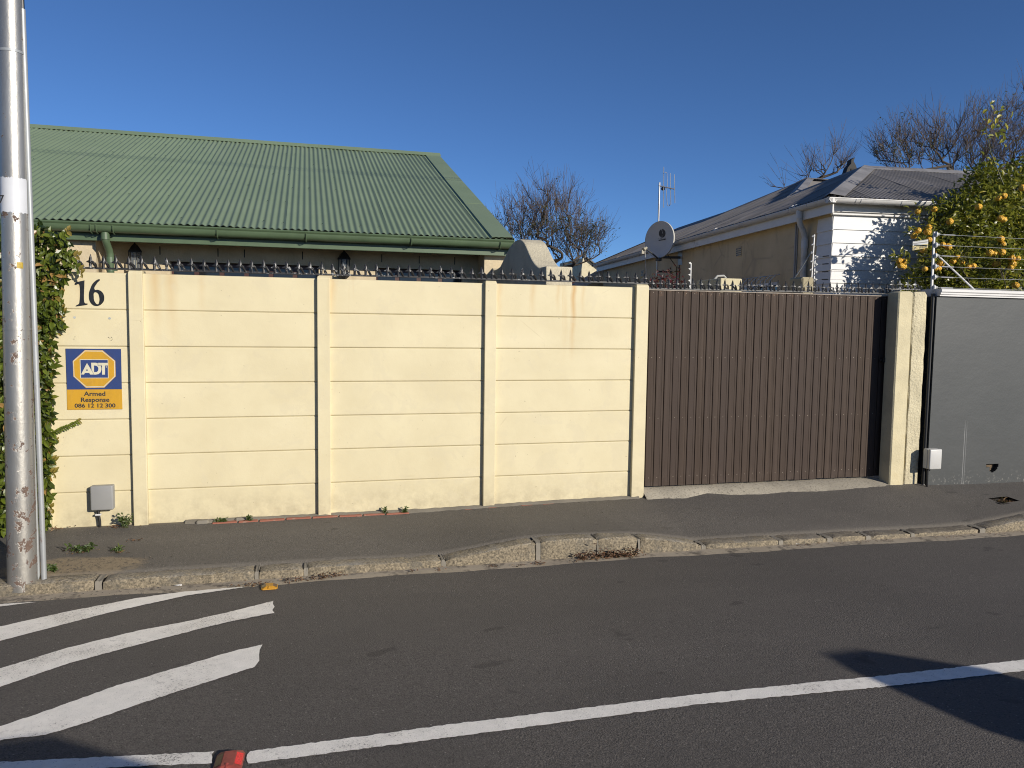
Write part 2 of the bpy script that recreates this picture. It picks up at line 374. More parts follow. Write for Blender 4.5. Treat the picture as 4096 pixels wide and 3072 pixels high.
cream = m_cream(); iron = m_iron(); gatem = m_gate(); granite = m_granite(); paintm = m_paint()
road_m = m_asphalt('road_asphalt', (.128, .115, .102)); path_m = m_asphalt('pavement_asphalt', (.150, .136, .118), patch=True, path=True)
conc = m_rough('old_concrete', (.52, .47, .37), .7, 55, .006, pits=False, blot=((.17, .15, .12), 55, .53, .10))
gutc = m_rough('gutter_concrete', (.46, .395, .30), .5, 60, .004, pits=False, blot=((.07, .06, .05), 10, .52, .12))
mortar = m_rough('grey_mortar', (.27, .245, .20), .6, 60, .004, pits=False)
plaster = m_rough('cream_house_plaster', (.72, .60, .40), .45, 28, .012, pits=False, blot=((.55, .44, .27), 3, .55, .2))
scal_m = m_rough('roughcast_cream', (.70, .63, .46), .8, 42, .012, pits=False, blot=((.30, .28, .22), 9, .60, .14))
pillar_m = m_rough('cream_painted_pillar', (.76, .67, .43), .5, 55, .008, pits=True, blot=((.62, .52, .3), 4, .55, .2))
pillar_r = m_rough('roughcast_cream_pillar', (.76, .68, .46), 1, 34, .02, pits=True)
groof = m_greenroof(); gtrim = simple('green_trim_paint', (.105, .158, .085), .42, var=.12, vs=5); grey_roof = m_greyroof()
greyw = m_greywall(); sidew = m_sidewall(); boards = m_boards()
white = simple('white_paint', (.78, .77, .75), .5, var=.06, vs=4, dirt=((.45, .42, .36), 3, .60)); pvc = simple('white_gutter_plastic', (.70, .69, .67), .38, var=.06, vs=3, dirt=((.42, .40, .35), 2.2, .58))
silver = m_silver(); galv = m_galv(); sticker = simple('white_sticker', (.72, .74, .78), .5, var=.05, dirt=((.5, .5, .5), 15, .66))
tape = simple('yellow_tape', (.55, .38, .03), .5, var=.2, vs=60); dark = simple('black_plastic', (.012, .012, .013), .45, var=.2)
sblue = m_sign('sign_blue', (.030, .060, .205)); syel = m_sign('sign_yellow', (.66, .36, .025)); scre = m_sign('sign_cream', (.74, .70, .52)); stext = simple('sign_charcoal_ink', (.045, .042, .04), .5); speach = m_sign('sign_peach', (.74, .48, .20))
number_m = simple('charcoal_number_enamel', (.022, .023, .026), .35, var=.25, vs=40)
boxgrey = simple('grey_box_plastic', (.33, .33, .32), .45, var=.05, vs=5, dirt=((.24, .22, .19), 9, .66)); boxwhite = simple('white_box_plastic', (.62, .62, .60), .42, var=.05, vs=6, dirt=((.40, .38, .33), 12, .66))
steel = simple('zinc_screw', (.42, .36, .29), .5, .3); brown = simple('brown_window_frame', (.075, .028, .022), .45, var=.2); glass = m_glass(); lampglass = m_lampglass()
lampm = simple('pewter_lantern', (.03, .033, .034), .5, .3); candle = simple('candle_tube', (.7, .66, .5), .5)
yel_p = simple('yellow_stud_plastic', (.62, .30, .02), .5, var=.15, vs=40); red_p = simple('faded_red_stud_plastic', (.42, .085, .065), .5, var=.25, vs=30); refl = simple('red_reflector', (1.0, .012, .03), .25, var=.3, vs=150); amber = simple('dull_reflector', (.12, .05, .03), .3, var=.3, vs=80); tan_p = simple('worn_reflector', (.36, .27, .15), .4)
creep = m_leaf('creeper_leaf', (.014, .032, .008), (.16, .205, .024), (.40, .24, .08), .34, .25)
citl = m_leaf('citrus_leaf', (.022, .040, .008), (.27, .265, .028), (.56, .47, .06), .30, .32)
dryl = m_leaf('winter_leaf', (.03, .045, .012), (.085, .095, .022), (.16, .11, .03), .5, .25)
redl = m_leaf('crimson_leaf', (.045, .008, .014), (.11, .014, .028), (.15, .04, .03), .45, .25)
deadl = m_leaf('dead_leaf', (.05, .022, .012), (.18, .085, .04), (.36, .24, .13), .7, .1)
weedl = m_leaf('weed_leaf', (.03, .065, .014), (.09, .14, .03), (.20, .17, .05), .5, .3)
bark = simple('grey_bark', (.11, .088, .068), .85, var=.3, vs=12); twig_m = simple('bare_twig', (.105, .078, .062), .85, var=.3, vs=8); stem_m = simple('green_stem', (.09, .10, .04), .7)
fruit_m = m_fruit(); brick_m = m_brick(); dish_m = simple('grey_dish_paint', (.66, .65, .62), .5, var=.05, vs=4); alu = simple('aluminium_tube', (.62, .62, .62), .35, .5); bracket = simple('dark_grey_bracket', (.07, .075, .08), .5)
tile_m = simple('terracotta_roof', (.26, .10, .055), .8, var=.3, vs=8); yard_m = m_rough('yard_paving', (.28, .26, .23), .4, 40, .004, pits=False); earth = m_rough('bare_ground', (.15, .13, .10), .5, 20, .01, pits=False)
soil = simple('dark_soil', (.035, .028, .02), .9, var=.4, vs=60, bs=.8, bd=.01); stone_m = simple('gravel_stone', (.20, .17, .13), .85, var=.4, vs=70)

# ------------------------------------------------------------------ leaf / branch tools
def leaf_geo(pos, d, nrm, L, Wd, fold=.25, curl=.15):
    d = V(d).normalized(); nrm = V(nrm); s_ = d.cross(nrm)
    s_ = s_.normalized() if s_.length > 1e-5 else d.orthogonal().normalized(); u = s_.cross(d).normalized()
    p = V(pos)
    return [p, p+d*L*.3+s_*Wd*.42+u*Wd*fold, p+d*L*.68+s_*Wd*.40+u*Wd*fold*.8, p+d*L-u*L*curl, p+d*L*.68-s_*Wd*.40+u*Wd*fold*.8, p+d*L*.3-s_*Wd*.42+u*Wd*fold, p+d*L*.5]
LF = [(0, 1, 6), (1, 2, 6), (2, 3, 6), (3, 4, 6), (4, 5, 6), (5, 0, 6)]
def foliage(name, leaves, mat, parent, simple_=False):
    vs = []; fs = []; rn = []
    for (p, d, n, L, w, r) in leaves:
        g = leaf_geo(p, d, n, L, w); o = len(vs)
        if simple_:
            vs += [g[0], g[1]*.5+g[2]*.5, g[3], g[5]*.5+g[4]*.5]; fs += [(o, o+1, o+2), (o, o+2, o+3)]; rn += [r]*2
        else:
            vs += g; fs += [tuple(i+o for i in f) for f in LF]; rn += [r]*6
    me = bpy.data.meshes.new(name); me.from_pydata([tuple(v) for v in vs], [], fs); me.materials.append(mat)
    a = me.attributes.new('rnd', 'FLOAT', 'FACE'); a.data.foreach_set('value', rn)
    o = bpy.data.objects.new(name, me); COL.objects.link(o)
    if parent is not None: attach(o, parent)
    return o
LEAFSRC = {}
def single_leaves(leaves, mat, parent, name='leaf'):
    if mat.name not in LEAFSRC:
        ms = []
        for i in range(10):
            me = bpy.data.meshes.new(name); me.from_pydata([tuple(v) for v in leaf_geo((0, 0, 0), (0, 1, 0), (0, 0, 1), 1, 1, .12+.03*(i % 4), .05+.06*(i % 3))], [], LF); me.materials.append(mat)
            a = me.attributes.new('rnd', 'FLOAT', 'FACE'); a.data.foreach_set('value', [i/9.5]*6); ms.append(me)
        LEAFSRC[mat.name] = ms
    ms = LEAFSRC[mat.name]
    for (p, d, n, L, w, r) in leaves:
        d = V(d).normalized(); x = d.cross(V(n)); x = x.normalized() if x.length > 1e-5 else d.orthogonal().normalized(); u = x.cross(d)
        mw = Matrix((x*w, d*L, u*w)).transposed().to_4x4(); mw.translation = V(p)
        inst(ms[min(9, int(r*10))], name, parent, mw)
def rv(): return V((random.gauss(0, 1), random.gauss(0, 1), random.gauss(0, 1))).normalized()
def grow(rng, p, d, r, L, lev, out, tips, up=.12, spread=.6, nseg=5, kids=(2, 4), shrink=.72):
    pts = [V(p)]; rr = [r]; d = V(d).normalized(); q = V(p)
    for i in range(nseg):
        d = (d+V((rng.gauss(0, .13), rng.gauss(0, .13), rng.gauss(0, .09)+up*.35))).normalized(); q = q+d*(L/nseg); pts.append(q.copy()); rr.append(max(.0022, r*(1-.5*(i+1)/nseg)))
    out.append((pts, rr, lev))
    if lev == 0: tips.append((q, d)); return
    k = rng.randint(*kids)
    for j in range(k):
        i = rng.randint(max(1, nseg//3), nseg) if j else nseg
        a = V((rng.gauss(0, 1), rng.gauss(0, 1), rng.gauss(0, .6))).normalized()
        nd = (d+a*spread*rng.uniform(.6, 1.2)+V((0, 0, up))).normalized()
        grow(rng, pts[i], nd, rr[i]*rng.uniform(.55, .8), L*shrink*rng.uniform(.75, 1.2), lev-1, out, tips, up, spread, nseg, kids, shrink)
def fit(br, lo, hi, z0):
    """scale a grown skeleton so its crown fills the box lo..hi above z0"""
    al = [p for pts, _, l in br for p in pts]; mn = [min(p[i] for p in al) for i in range(3)]; mx = [max(p[i] for p in al) for i in range(3)]
    return [([V([lo[i]+(p[i]-mn[i])/(mx[i]-mn[i])*(hi[i]-lo[i]) for i in range(3)]) for p in pts], rr, l) for pts, rr, l in br]

# ------------------------------------------------------------------ setting: levels
ZW = [(-60, .0), (1, 0), (2.3, .02), (3.2, .03), (4.5, .045), (5.9, .075), (6.4, .066), (7.0, .046), (9, .04), (60, .04)]
ZK = [(-60, -.07), (-1, -.07), (.15, -.078), (.75, -.093), (.97, -.087), (1.22, -.055), (1.45, -.02), (1.66, .006), (1.93, .010), (2.3, 0), (2.57, -.008), (2.83, -.042), (3.17, -.105), (4, -.11), (4.9, -.122), (5.7, -.132), (6.12, -.125), (6.55, -.075), (6.9, -.035), (7.5, -.02), (60, -.02)]
ZR = [(-60, -.138), (2.6, -.138), (4.9, -.160), (6.3, -.174), (60, -.20)]
zw = lambda x: interp(ZW, x); zk = lambda x: interp(ZK, x); zr = lambda x: interp(ZR, x)
def zpath(x, y):
    t = max(0, min(1, (y-5.80)/(6.88-5.80)))
    zz = lerp(zk(x)+.002, zw(x), t**.8)
    zz += .010*math.sin(x*2.1+y*3)*math.sin(math.pi*t)*.6
    if -.9 < x < 3.3: pass
    return zz
def xs_range():
    a = [-60, -30, -15, -8, -5, -3.5]; x = -3.0
    while x < 9: a.append(x); x += .06
    return a+[9.2, 11, 15, 30, 60]
XS = xs_range()
g = MB(); g.box(-700, 700, -700, 900, -1.2, -.45); struct(g.build('ground', earth))
g = MB(); ny = 40
vs = [(x, lerp(1.0, 5.50+.012*math.sin(x*3.1)+.008*math.sin(x*9.7+1), j/ny), zr(x)+.012*(1-((j/ny-.5)*2)**2)) for j in range(ny+1) for x in XS]
nx = len(XS); g.add(vs, [(j*nx+i, j*nx+i+1, (j+1)*nx+i+1, (j+1)*nx+i) for j in range(ny) for i in range(nx-1)])
road = struct(g.build('road', road_m, smooth='all'))
zroad = lambda x, y: zr(x)+.012*(1-(((y-1.0)/4.5-.5)*2)**2)
g = MB(); g.add([(x, y, zr(x)-.010+(y-5.44)*.03) for y in (5.40, 5.72) for x in XS], [(i, i+1, nx+i+1, nx+i) for i in range(nx-1)]); struct(g.build('gutter_channel', gutc))
# pavement with a small meter pit left open in it
PIT_ = [onZ(x*K, y*K, zpath(7.0, 6.45)) for x, y in ((2143, 1072), (2160, 1066), (2198, 1078), (2178, 1083))]
g = MB(); ny = 26; yy = [5.788, 5.804]+[lerp(5.804, 7.05, j/(ny-1)) for j in range(1, ny)]
pcx = sum(p.x for p in PIT_)/4; pcy = sum(p.y for p in PIT_)/4
fs = []; rm = []
for j in range(ny):
    for i in range(nx-1):
        cx_, cy_ = (XS[i]+XS[i+1])/2, (yy[j]+yy[j+1])/2
        if abs(cx_-pcx) < .10 and abs(cy_-pcy) < .056: rm.append((XS[i], XS[i+1], yy[j], yy[j+1])); continue
        fs.append((j*nx+i, j*nx+i+1, (j+1)*nx+i+1, (j+1)*nx+i))
g.add([(x, y, zpath(x, y)-(.035 if y < 5.79 else 0)) for y in yy for x in XS], fs); pavement = struct(g.build('pavement', path_m, smooth='all'))
pz = zpath(pcx, pcy)
ax0, ax1, ay0, ay1 = min(q[0] for q in rm), max(q[1] for q in rm), min(q[2] for q in rm), max(q[3] for q in rm); pcx, pcy = (ax0+ax1)/2, (ay0+ay1)/2
g = MB(); g.box(ax0-.02, ax1+.02, ay0-.02, ay1+.02, pz-.14, pz-.045)
for xa, xb, ya, yb in ((ax0-.03, ax0+.004, ay0-.02, ay1+.02), (ax1-.004, ax1+.03, ay0-.02, ay1+.02), (ax0, ax1, ay0-.03, ay0+.004), (ax0, ax1, ay1-.004, ay1+.03)): g.box(xa, xb, ya, yb, pz-.13, pz-.012)
pit = tag(g.build('meter_pit', soil), 'small open meter pit with dead leaves sunk in the pavement beside the charcoal wall', 'meter pit')
foliage('leaf_litter', [((pcx+random.uniform(-.1, .1), pcy+random.uniform(-.07, .07), pz-.045+random.uniform(0, .025)), (random.gauss(0, 1), random.gauss(0, 1), .3), (random.gauss(0, .5), random.gauss(0, .5), 1), random.uniform(.03, .06), .02, random.random()) for _ in range(90)], deadl, pit)

# opposite side of the street, behind the camera: pavement, kerb, low wall with two tall piers that shade the road
g = MB(); g.box(-60, 60, -.45, .85, -.4, -.03); struct(g.build('far_pavement', path_m))
g = MB(); g.box(-60, 60, .85, 1.0, -.4, -.035); struct(g.build('far_kerb', granite, bevel=.015))
ow = thing('garden_wall', 'low cream garden wall with two capped piers across the street', 'wall', (3, -.6, 0))
g = MB(); g.box(-30, 1.22, -.70, -.50, -.4, .85); g.box(1.78, 5.36, -.70, -.50, -.4, .85); g.box(5.92, 30, -.70, -.50, -.4, .85); g.build('wall', plaster, ow)
for x0, x1, zt in ((1.22, 1.78, 1.575), (5.36, 5.92, 1.555)):
    g = MB(); g.box(x0, x1, -.86, -.34, -.4, zt-.22)
    c_ = (x0+x1)/2; hw = (x1-x0)/2
    g.add([(c_-hw-.004, -.864, zt-.22), (c_+hw+.004, -.864, zt-.22), (c_+hw+.004, -.336, zt-.22), (c_-hw-.004, -.336, zt-.22), (c_-.13, -.70, zt), (c_+.13, -.70, zt), (c_+.13, -.5, zt), (c_-.13, -.5, zt)], [(0, 3, 2, 1), (4, 5, 6, 7), (0, 1, 5, 4), (1, 2, 6, 5), (2, 3, 7, 6), (3, 0, 4, 7)])
    g.build('pier', plaster, ow)

# kerb stones
kerb = thing('kerb', 'old kerb', 'kerb', (2, 5.72, -.1)); del kerb['label'], kerb['category']; struct(kerb)
JO = [-7, -5.2, -3.6, -2.28, -1.40, -.37, -.03, .985, 1.74, 2.24, 2.60, 3.19, 3.93, 4.42, 4.82, 5.30, 6.08, 6.9, 8.2, 10]
WID = {.985: .04, 1.74: .05, -1.40: .06, -.37: .035, -.03: .03, 2.24: .012, 2.60: .03, 3.19: .05, 3.93: .05, 4.42: .07, 4.82: .06, 5.30: .06, 6.08: .08}
def kz(x): return zk(x)
for a, b in zip(JO, JO[1:]):
    x0 = a+WID.get(a, .02)/2; x1 = b-WID.get(b, .02)/2; n = max(6, int((x1-x0)/.035)); jit = random.uniform(-.006, .006); jy = random.uniform(-.006, .006)
    PR = [(5.648, None), (5.645, .30), (5.646, .70), (5.648, .93), (5.657, 1.0), (5.72, 1.0), (5.79, 1.0), (5.808, .9), (5.812, None)]
    vs = []
    for i in range(n+1):
        x = lerp(x0, x1, i/n); e = min(i, n-i); rd = (.014 if e == 0 else .002 if e == 1 else 0)
        base = zr(x)-.06; tz = kz(x)+jit
        for k_, (y, hgt) in enumerate(PR):
            nz = (hsh(x*3.1, k_, 1)-.5)*.004+(hsh(int(x*9), k_, 4)-.5)*.009
            z = base if hgt is None else lerp(zr(x), tz, hgt)-(rd if hgt and hgt > .9 else 0)+nz*.45
            vs.append((x+(hsh(k_, i, 3)-.5)*.006, y+jy+nz*.8+(rd if k_ < 4 else 0), z))
    m_ = len(PR); fs = [(i*m_+k_, (i+1)*m_+k_, (i+1)*m_+k_+1, i*m_+k_+1) for i in range(n) for k_ in range(m_-1)]+[tuple(range(m_)), tuple(n*m_+k_ for k_ in range(m_))[::-1]]
    MB().add(vs, fs).build('kerb_stone', granite, kerb, smooth=True)
for j, w in WID.items():
    g = MB(); tz = kz(j)-.007; zb = zr(j)-.05
    n = 5
    g.add([(j-w*.40+(w*.8)*i/n+(hsh(j, i, k_)-.5)*.008, y, (zb if k_ == 0 else lerp(zr(j), tz, h_))+(hsh(j*7, i, k_)-.5)*.008) for i in range(n+1) for k_, (y, h_) in enumerate(((5.655, 0), (5.654, .6), (5.662, .93), (5.70, 1), (5.80, 1)))], [(i*5+k_, (i+1)*5+k_, (i+1)*5+k_+1, i*5+k_+1) for i in range(n) for k_ in range(4)])
    g.build('mortar_joint', mortar, kerb, smooth=True)

g = MB(); g.add([(x, y, (zr(x)-.02 if y < 5.67 else zk(x)-.03)) for y in (5.66, 5.671, 5.81) for x in XS], [(k_*nx+i, k_*nx+i+1, (k_+1)*nx+i+1, (k_+1)*nx+i) for k_ in range(2) for i in range(nx-1)]); g.build('kerb_bed', soil, kerb)
# road markings (flat paint on the road)
def band(name, upper, lower, jit=.004, step=.02):
    def res(pl):
        o = []; n = max(2, int(sum((V(a)-V(b)).length for a, b in zip(pl, pl[1:]))/step)); acc = [0]
        for a, b in zip(pl, pl[1:]): acc.append(acc[-1]+(V(a)-V(b)).length)
        return pl, acc
    L_ = sum((V(a)-V(b)).length for a, b in zip(upper, upper[1:])); n = max(4, int(L_/step))
    def at(pl, t):
        acc = [0]
        for a, b in zip(pl, pl[1:]): acc.append(acc[-1]+(V(a)-V(b)).length)
        d = t*acc[-1]
        for i in range(len(pl)-1):
            if d <= acc[i+1]+1e-9: return V(pl[i]).lerp(V(pl[i+1]), (d-acc[i])/max(1e-9, acc[i+1]-acc[i]))
        return V(pl[-1])
    g = MB(); vs = []; m_ = 4
    for i in range(n+1):
        a = at(upper, i/n); b = at(lower, i/n)
        a = a+V((0, random.uniform(-jit, jit))); b = b+V((0, random.uniform(-jit, jit)))
        for k_ in range(m_+1):
            q = a.lerp(b, k_/m_)
            if i in (0, n): q = q+V((random.uniform(-.01, .01), 0))
            vs.append((q.x, q.y, zroad(q.x, q.y)+.004))
    g.add(vs, [(i*(m_+1)+k_, i*(m_+1)+k_+1, (i+1)*(m_+1)+k_+1, (i+1)*(m_+1)+k_) for i in range(n) for k_ in range(m_)])
    return g.build(name, paintm, road, fix=True)
band('painted_stripe', [(-3.2, 5.45), (-2.6, 5.46), (-1.94, 5.487), (-1.85, 5.489), (-1.73, 5.48)], [(-3.2, 5.36), (-2.6, 5.38), (-1.94, 5.435), (-1.85, 5.455), (-1.73, 5.474)])
band('painted_stripe', [(-3.0, 4.25), (-2.3, 4.76), (-1.791, 5.065), (-1.516, 5.227), (-1.105, 5.415), (-.831, 5.475), (-.46, 5.492)], [(-2.9, 4.0), (-2.2, 4.52), (-1.71, 4.827), (-1.516, 4.966), (-1.214, 5.174), (-.812, 5.387), (-.44, 5.480)])
band('painted_stripe', [(-2.6, 3.55), (-2.0, 4.1), (-1.574, 4.429), (-1.306, 4.643), (-.983, 4.814), (-.741, 4.896), (-.485, 5.015), (-.227, 5.157)], [(-2.5, 3.3), (-1.92, 3.86), (-1.496, 4.2), (-1.245, 4.419), (-.941, 4.596), (-.595, 4.782), (-.45, 4.85), (-.229, 4.925)])
band('painted_stripe', [(-2.3, 2.95), (-1.75, 3.46), (-1.351, 3.775), (-1.197, 3.882), (-.946, 4.08), (-.647, 4.25), (-.426, 4.376), (-.266, 4.439)], [(-2.1, 2.9), (-1.6, 3.44), (-1.307, 3.647), (-1.129, 3.65), (-.999, 3.715), (-.795, 3.853), (-.505, 4.022), (-.282, 4.147)])
band('painted_line', [(-3, 3.72), (-1.9, 3.56), (-1.243, 3.459), (-.702, 3.381), (-.40, 3.335)], [(-3, 3.62), (-1.9, 3.46), (-1.23, 3.37), (-.689, 3.295), (-.40, 3.245)])
band('painted_line', [(-.262, 3.303), (.674, 3.323), (1.848, 3.322), (2.898, 3.285), (3.834, 3.285), (6, 3.28), (14, 3.3)], [(-.264, 3.207), (.652, 3.215), (1.798, 3.227), (2.805, 3.176), (3.704, 3.168), (6, 3.17), (14, 3.19)])

# road studs
def stud(name, label, x, y, rot, body, fa, fb, sc=1, lng=1):
    t = thing(name, label, 'road stud', (x, y, zroad(x, y)+.002)); R_ = Matrix.Rotation(rot, 3, 'Z'); o = V((x, y, zroad(x, y)+.002))
    w, d, h = .055*sc, .05*sc*lng, .021*sc
    P = lambda a, b, c: o+R_@V((a, b, c))
    g = MB(); lo = [P(-w, -d*.72, 0), P(-w*.8, -d, 0), P(w*.8, -d, 0), P(w, -d*.72, 0), P(w, d*.72, 0), P(w*.8, d, 0), P(-w*.8, d, 0), P(-w, d*.72, 0)]
    mid = [v+V((0, 0, .006)) for v in lo]; hi = [P(-w*.42, -d*.66, h), P(-w*.38, -d*.72, h), P(w*.38, -d*.72, h), P(w*.42, -d*.66, h), P(w*.42, d*.66, h), P(w*.38, d*.72, h), P(-w*.38, d*.72, h), P(-w*.42, d*.66, h)]
    g.add(lo+mid+hi, [tuple(range(8))[::-1], tuple(range(16, 24))]+[(a+i, a+(i+1) % 8, a+8+(i+1) % 8, a+8+i) for a in (0, 8) for i in range(8)])
    g.tube([P(-w*.05, -d*.95, .006), P(-w*.05, -d*.5, h*.75)], .011*sc, 8)
    b = g.build('stud_body', body, t, bevel=.0015)
    for sgn, mt in ((-1, fa), (1, fb)):
        g = MB(); q = lambda u, v_: P(sgn*lerp(w*.93, w*.47, v_), lerp(-d*.55, d*.55, u), lerp(.0095, h*.93, v_)+.0012)
        N = 10
        g.add([q(i/N, v_) for v_ in (0, 1) for i in range(N+1)], [(i, i+1, N+2+i, N+1+i) for i in range(N)])
        g.build('reflector', mt, t)
    return t
stud('road_stud', 'yellow plastic road stud stuck to the asphalt by the tip of a white stripe', -.275, 5.437, .02, yel_p, tan_p, amber, 1.0)
stud('road_stud', 'faded red road stud with a bright red reflector in the gap of the white line', -.331, 3.235, -.05, red_p, amber, refl, 1.04, 1.5)

# ------------------------------------------------------------------ text tool
def text(s, size, mat, o, ax, ay, parent, name='lettering', depth=.001, off=0, align='CENTER', sx=1):
    cu = bpy.data.curves.new('t', 'FONT'); cu.body = s; cu.size = size; cu.align_x = align; cu.align_y = 'CENTER'; cu.extrude = depth/2; cu.offset = off; cu.resolution_u = 4
    ob = bpy.data.objects.new('t', cu); COL.objects.link(ob); dg = bpy.context.evaluated_depsgraph_get(); me = bpy.data.meshes.new_from_object(ob.evaluated_get(dg)); bpy.data.objects.remove(ob); bpy.data.curves.remove(cu)
    ax = V(ax).normalized(); ay = V(ay).normalized(); az = ax.cross(ay)
    M4 = Matrix((ax*sx, ay, az)).transposed().to_4x4(); M4.translation = V(o)+az*depth/2; me.transform(M4)
    me.materials.clear(); me.materials.append(mat); me.name = name
    for p in me.polygons: p.material_index = 0
    r = bpy.data.objects.new(name, me); COL.objects.link(r)
    if parent is not None: attach(r, parent)
    return r

# ------------------------------------------------------------------ cream precast wall
YP = 6.888                      # front of the slabs
PC = [-2.085, -1.362, .127, 1.616, 3.118]   # post centres
ZJ, RH = 1.787, .30
pw = thing('precast_wall', 'cream painted precast concrete wall of seven slab rows between posts', 'wall', (.5, YP, 0))
def slab(x0, x1, z0, z1):
    c = .0075; y = YP
    vs = [(x0, y+c, z0), (x1, y+c, z0), (x1, y+c, z1), (x0, y+c, z1), (x0+c*1.6, y, z0+c), (x1-c*1.6, y, z0+c), (x1-c*1.6, y, z1-c), (x0+c*1.6, y, z1-c), (x0, y+.05, z0), (x1, y+.05, z0), (x1, y+.05, z1), (x0, y+.05, z1)]
    fs = [(4, 5, 6, 7), (0, 1, 5, 4), (1, 2, 6, 5), (2, 3, 7, 6), (3, 0, 4, 7), (8, 11, 10, 9), (0, 8, 9, 1), (1, 9, 10, 2), (2, 10, 11, 3), (3, 11, 8, 0)]
    return MB().add(vs, fs)
bays = [(-6.54, -5.055), (-5.055, -3.57), (-3.57, -2.085)]+list(zip(PC, PC[1:]))
for b, (a, c) in enumerate(bays):
    for r in range(7):
        z1 = ZJ+RH-RH*r-.0004; z0 = ZJ-RH*r+.0004
        if r == 6: z0 = -.06
        tilt = random.uniform(-.0015, .0015)
        s_ = slab(a+.02, c-.02, z0, z1); s_.v = [(x, y+tilt, z) for x, y, z in s_.v]
        s_.build('slab', cream, pw, bevel=.0025)
for i, x in enumerate([-6.54, -5.055, -3.57]+PC):
    w = .066 if i == 7 else .055
    zt = 2.115 if i == 7 else 2.108
    g = MB(); g.add([(x-w, YP-.042, -.08), (x+w, YP-.042, -.08), (x+w, YP+.09, -.08), (x-w, YP+.09, -.08), (x-w, YP-.042, zt-.02), (x+w, YP-.042, zt-.02), (x+w, YP+.09, zt), (x-w, YP+.09, zt), (x-w+.006, YP-.026, zt), (x+w-.006, YP-.026, zt)],
        [(0, 3, 2, 1), (0, 1, 5, 4), (1, 2, 6, 9, 5), (2, 3, 7, 6), (3, 0, 4, 8, 7), (4, 5, 9, 8), (8, 9, 6, 7)])
    g.build('post', cream, pw, bevel=.005, seg=2)
# marks left by an older sign: filler dabs and drill holes on the second slab
g = MB()
fp = lambda x, y: onY(x/3.16, 1050+y/3.16, YP-.0015)
dab = simple('grey_filler', (.50, .53, .52), .7)
for x, y in ((942, 695), (1385, 705)):
    c = fp(x, y); g.add([c+V((math.cos(a)*.0105*(1+.25*math.sin(a*3+x)), 0, math.sin(a)*.0095)) for a in [i*.5236 for i in range(12)]], [tuple(range(12))[::-1]])
g.build('filler_dab', dab, pw, fix=False)
g = MB()
for x, y in ((1390, 955), (1412, 945), (1418, 968), (1405, 985), (1372, 945), (935, 968), (948, 940)):
    c = fp(x, y); g.add([c+V((math.cos(a)*.0032, -.0004, math.sin(a)*.0032)) for a in [i*.785 for i in range(8)]], [tuple(range(8))[::-1]])
g.build('drill_hole', stext, pw, fix=False)

# brick edging and rough footing along the wall base
ed = thing('brick_edging', 'row of worn red bricks set flush along the cream wall base', 'brick edging', (.3, 6.83, 0))
g = MB(); xs = [-1.02+.05*i for i in range(84)]
g.add([(x, y+(hsh(x, k_, 2)-.5)*.022*(k_ != 2), max(zw(x), 0)+h_+(hsh(x*5, k_, 1)-.5)*.007) for x in xs for k_, (y, h_) in enumerate(((6.805, -.012), (6.845, .013), (6.90, .016)))], [(i*3+k_, (i+1)*3+k_, (i+1)*3+k_+1, i*3+k_+1) for i in range(len(xs)-1) for k_ in range(2)])
g.build('footing', mortar, ed, smooth=True)
x = -.80
for L_ in (.21, .17, .22, .22, .23, .21, .20, .22):
    g = MB(); y0 = 6.792+random.uniform(-.006, .006)-.02*(x < -.3); r_ = random.uniform(-.012, .012)
    g.obox((x, y0, -.05), (L_-.012, r_, 0), (0, .062, 0), (0, 0, .05+zpath(x, y0)+.010)); g.build('brick', brick_m, ed, bevel=.006); x += L_
for x, L_ in ((1.38, .19), (1.60, .18), (1.92, .2), (2.13, .16)):
    g = MB(); g.obox((x, 6.80, -.05), (L_, .004, 0), (0, .05, 0), (0, 0, .052+zpath(x, 6.8))); g.build('brick', brick_m, ed, bevel=.006)
g = MB(); g.obox((-.93, 6.795, -.05), (.10, .01, 0), (0, .07, 0), (0, 0, .072)); g.build('mortar_lump', mortar, ed, bevel=.012)
g = MB(); g.obox((-.62, 6.82, -.05), (.11, .0, 0), (0, .06, 0), (0, 0, .075)); g.build('mortar_lump', mortar, ed, bevel=.012)

# ------------------------------------------------------------------ spike strips
def spike_mesh():
    g = MB()
    out = [(-.0115, 0), (-.011, .040), (-.018, .044), (-.036, .046), (-.024, .057), (-.014, .062), (-.0125, .073), (-.009, .088), (0, .110)]
    pol = out+[(-x, z) for x, z in out[::-1][1:]]
    n = len(pol); ctr = [(0, z) for x, z in pol]
    vs = [(x, .0, z) for x, z in pol]+[(0, -.0065, z if abs(x) < .012 else .048) for x, z in pol]+[(0, .005, z if abs(x) < .012 else .048) for x, z in pol]
    fs = []
    for i in range(n-1): fs += [(i, i+1, n+i+1, n+i), (i+1, i, 2*n+i, 2*n+i+1)]
    g.add(vs, fs)
    # splayed tine and small tooth between two spikes
    for (bx, by, bz), (tx, ty, tz), w in (((.050, .004, .0), (.013, -.030, .062), .0105), ((.046, .012, 0), (.020, .040, .054), .009)):
        b = V((bx, by, bz)); t = V((tx, ty, tz)); d = (t-b).normalized(); s_ = d.cross(V((0, 1, .3))).normalized()*w; u = d.cross(s_).normalized()*.003
        mid = b.lerp(t, .6)
        g.add([b-s_*.8, b+s_*.8, mid+s_, t, mid-s_, mid+u, b+u], [(0, 1, 6), (6, 1, 2, 5), (5, 2, 3), (5, 3, 4), (0, 6, 5, 4)])
        g.add([b-s_*.8, b+s_*.8, mid+s_, t, mid-s_], [(4, 3, 2, 1, 0)])
    g.add([(.028, .002, 0), (.046, .002, 0), (.037, .001, .026), (.028, .004, 0), (.046, .004, 0)], [(0, 1, 2), (4, 3, 2)])
    me = g.mesh('spike', iron, fix=False); return me
SPK = spike_mesh()
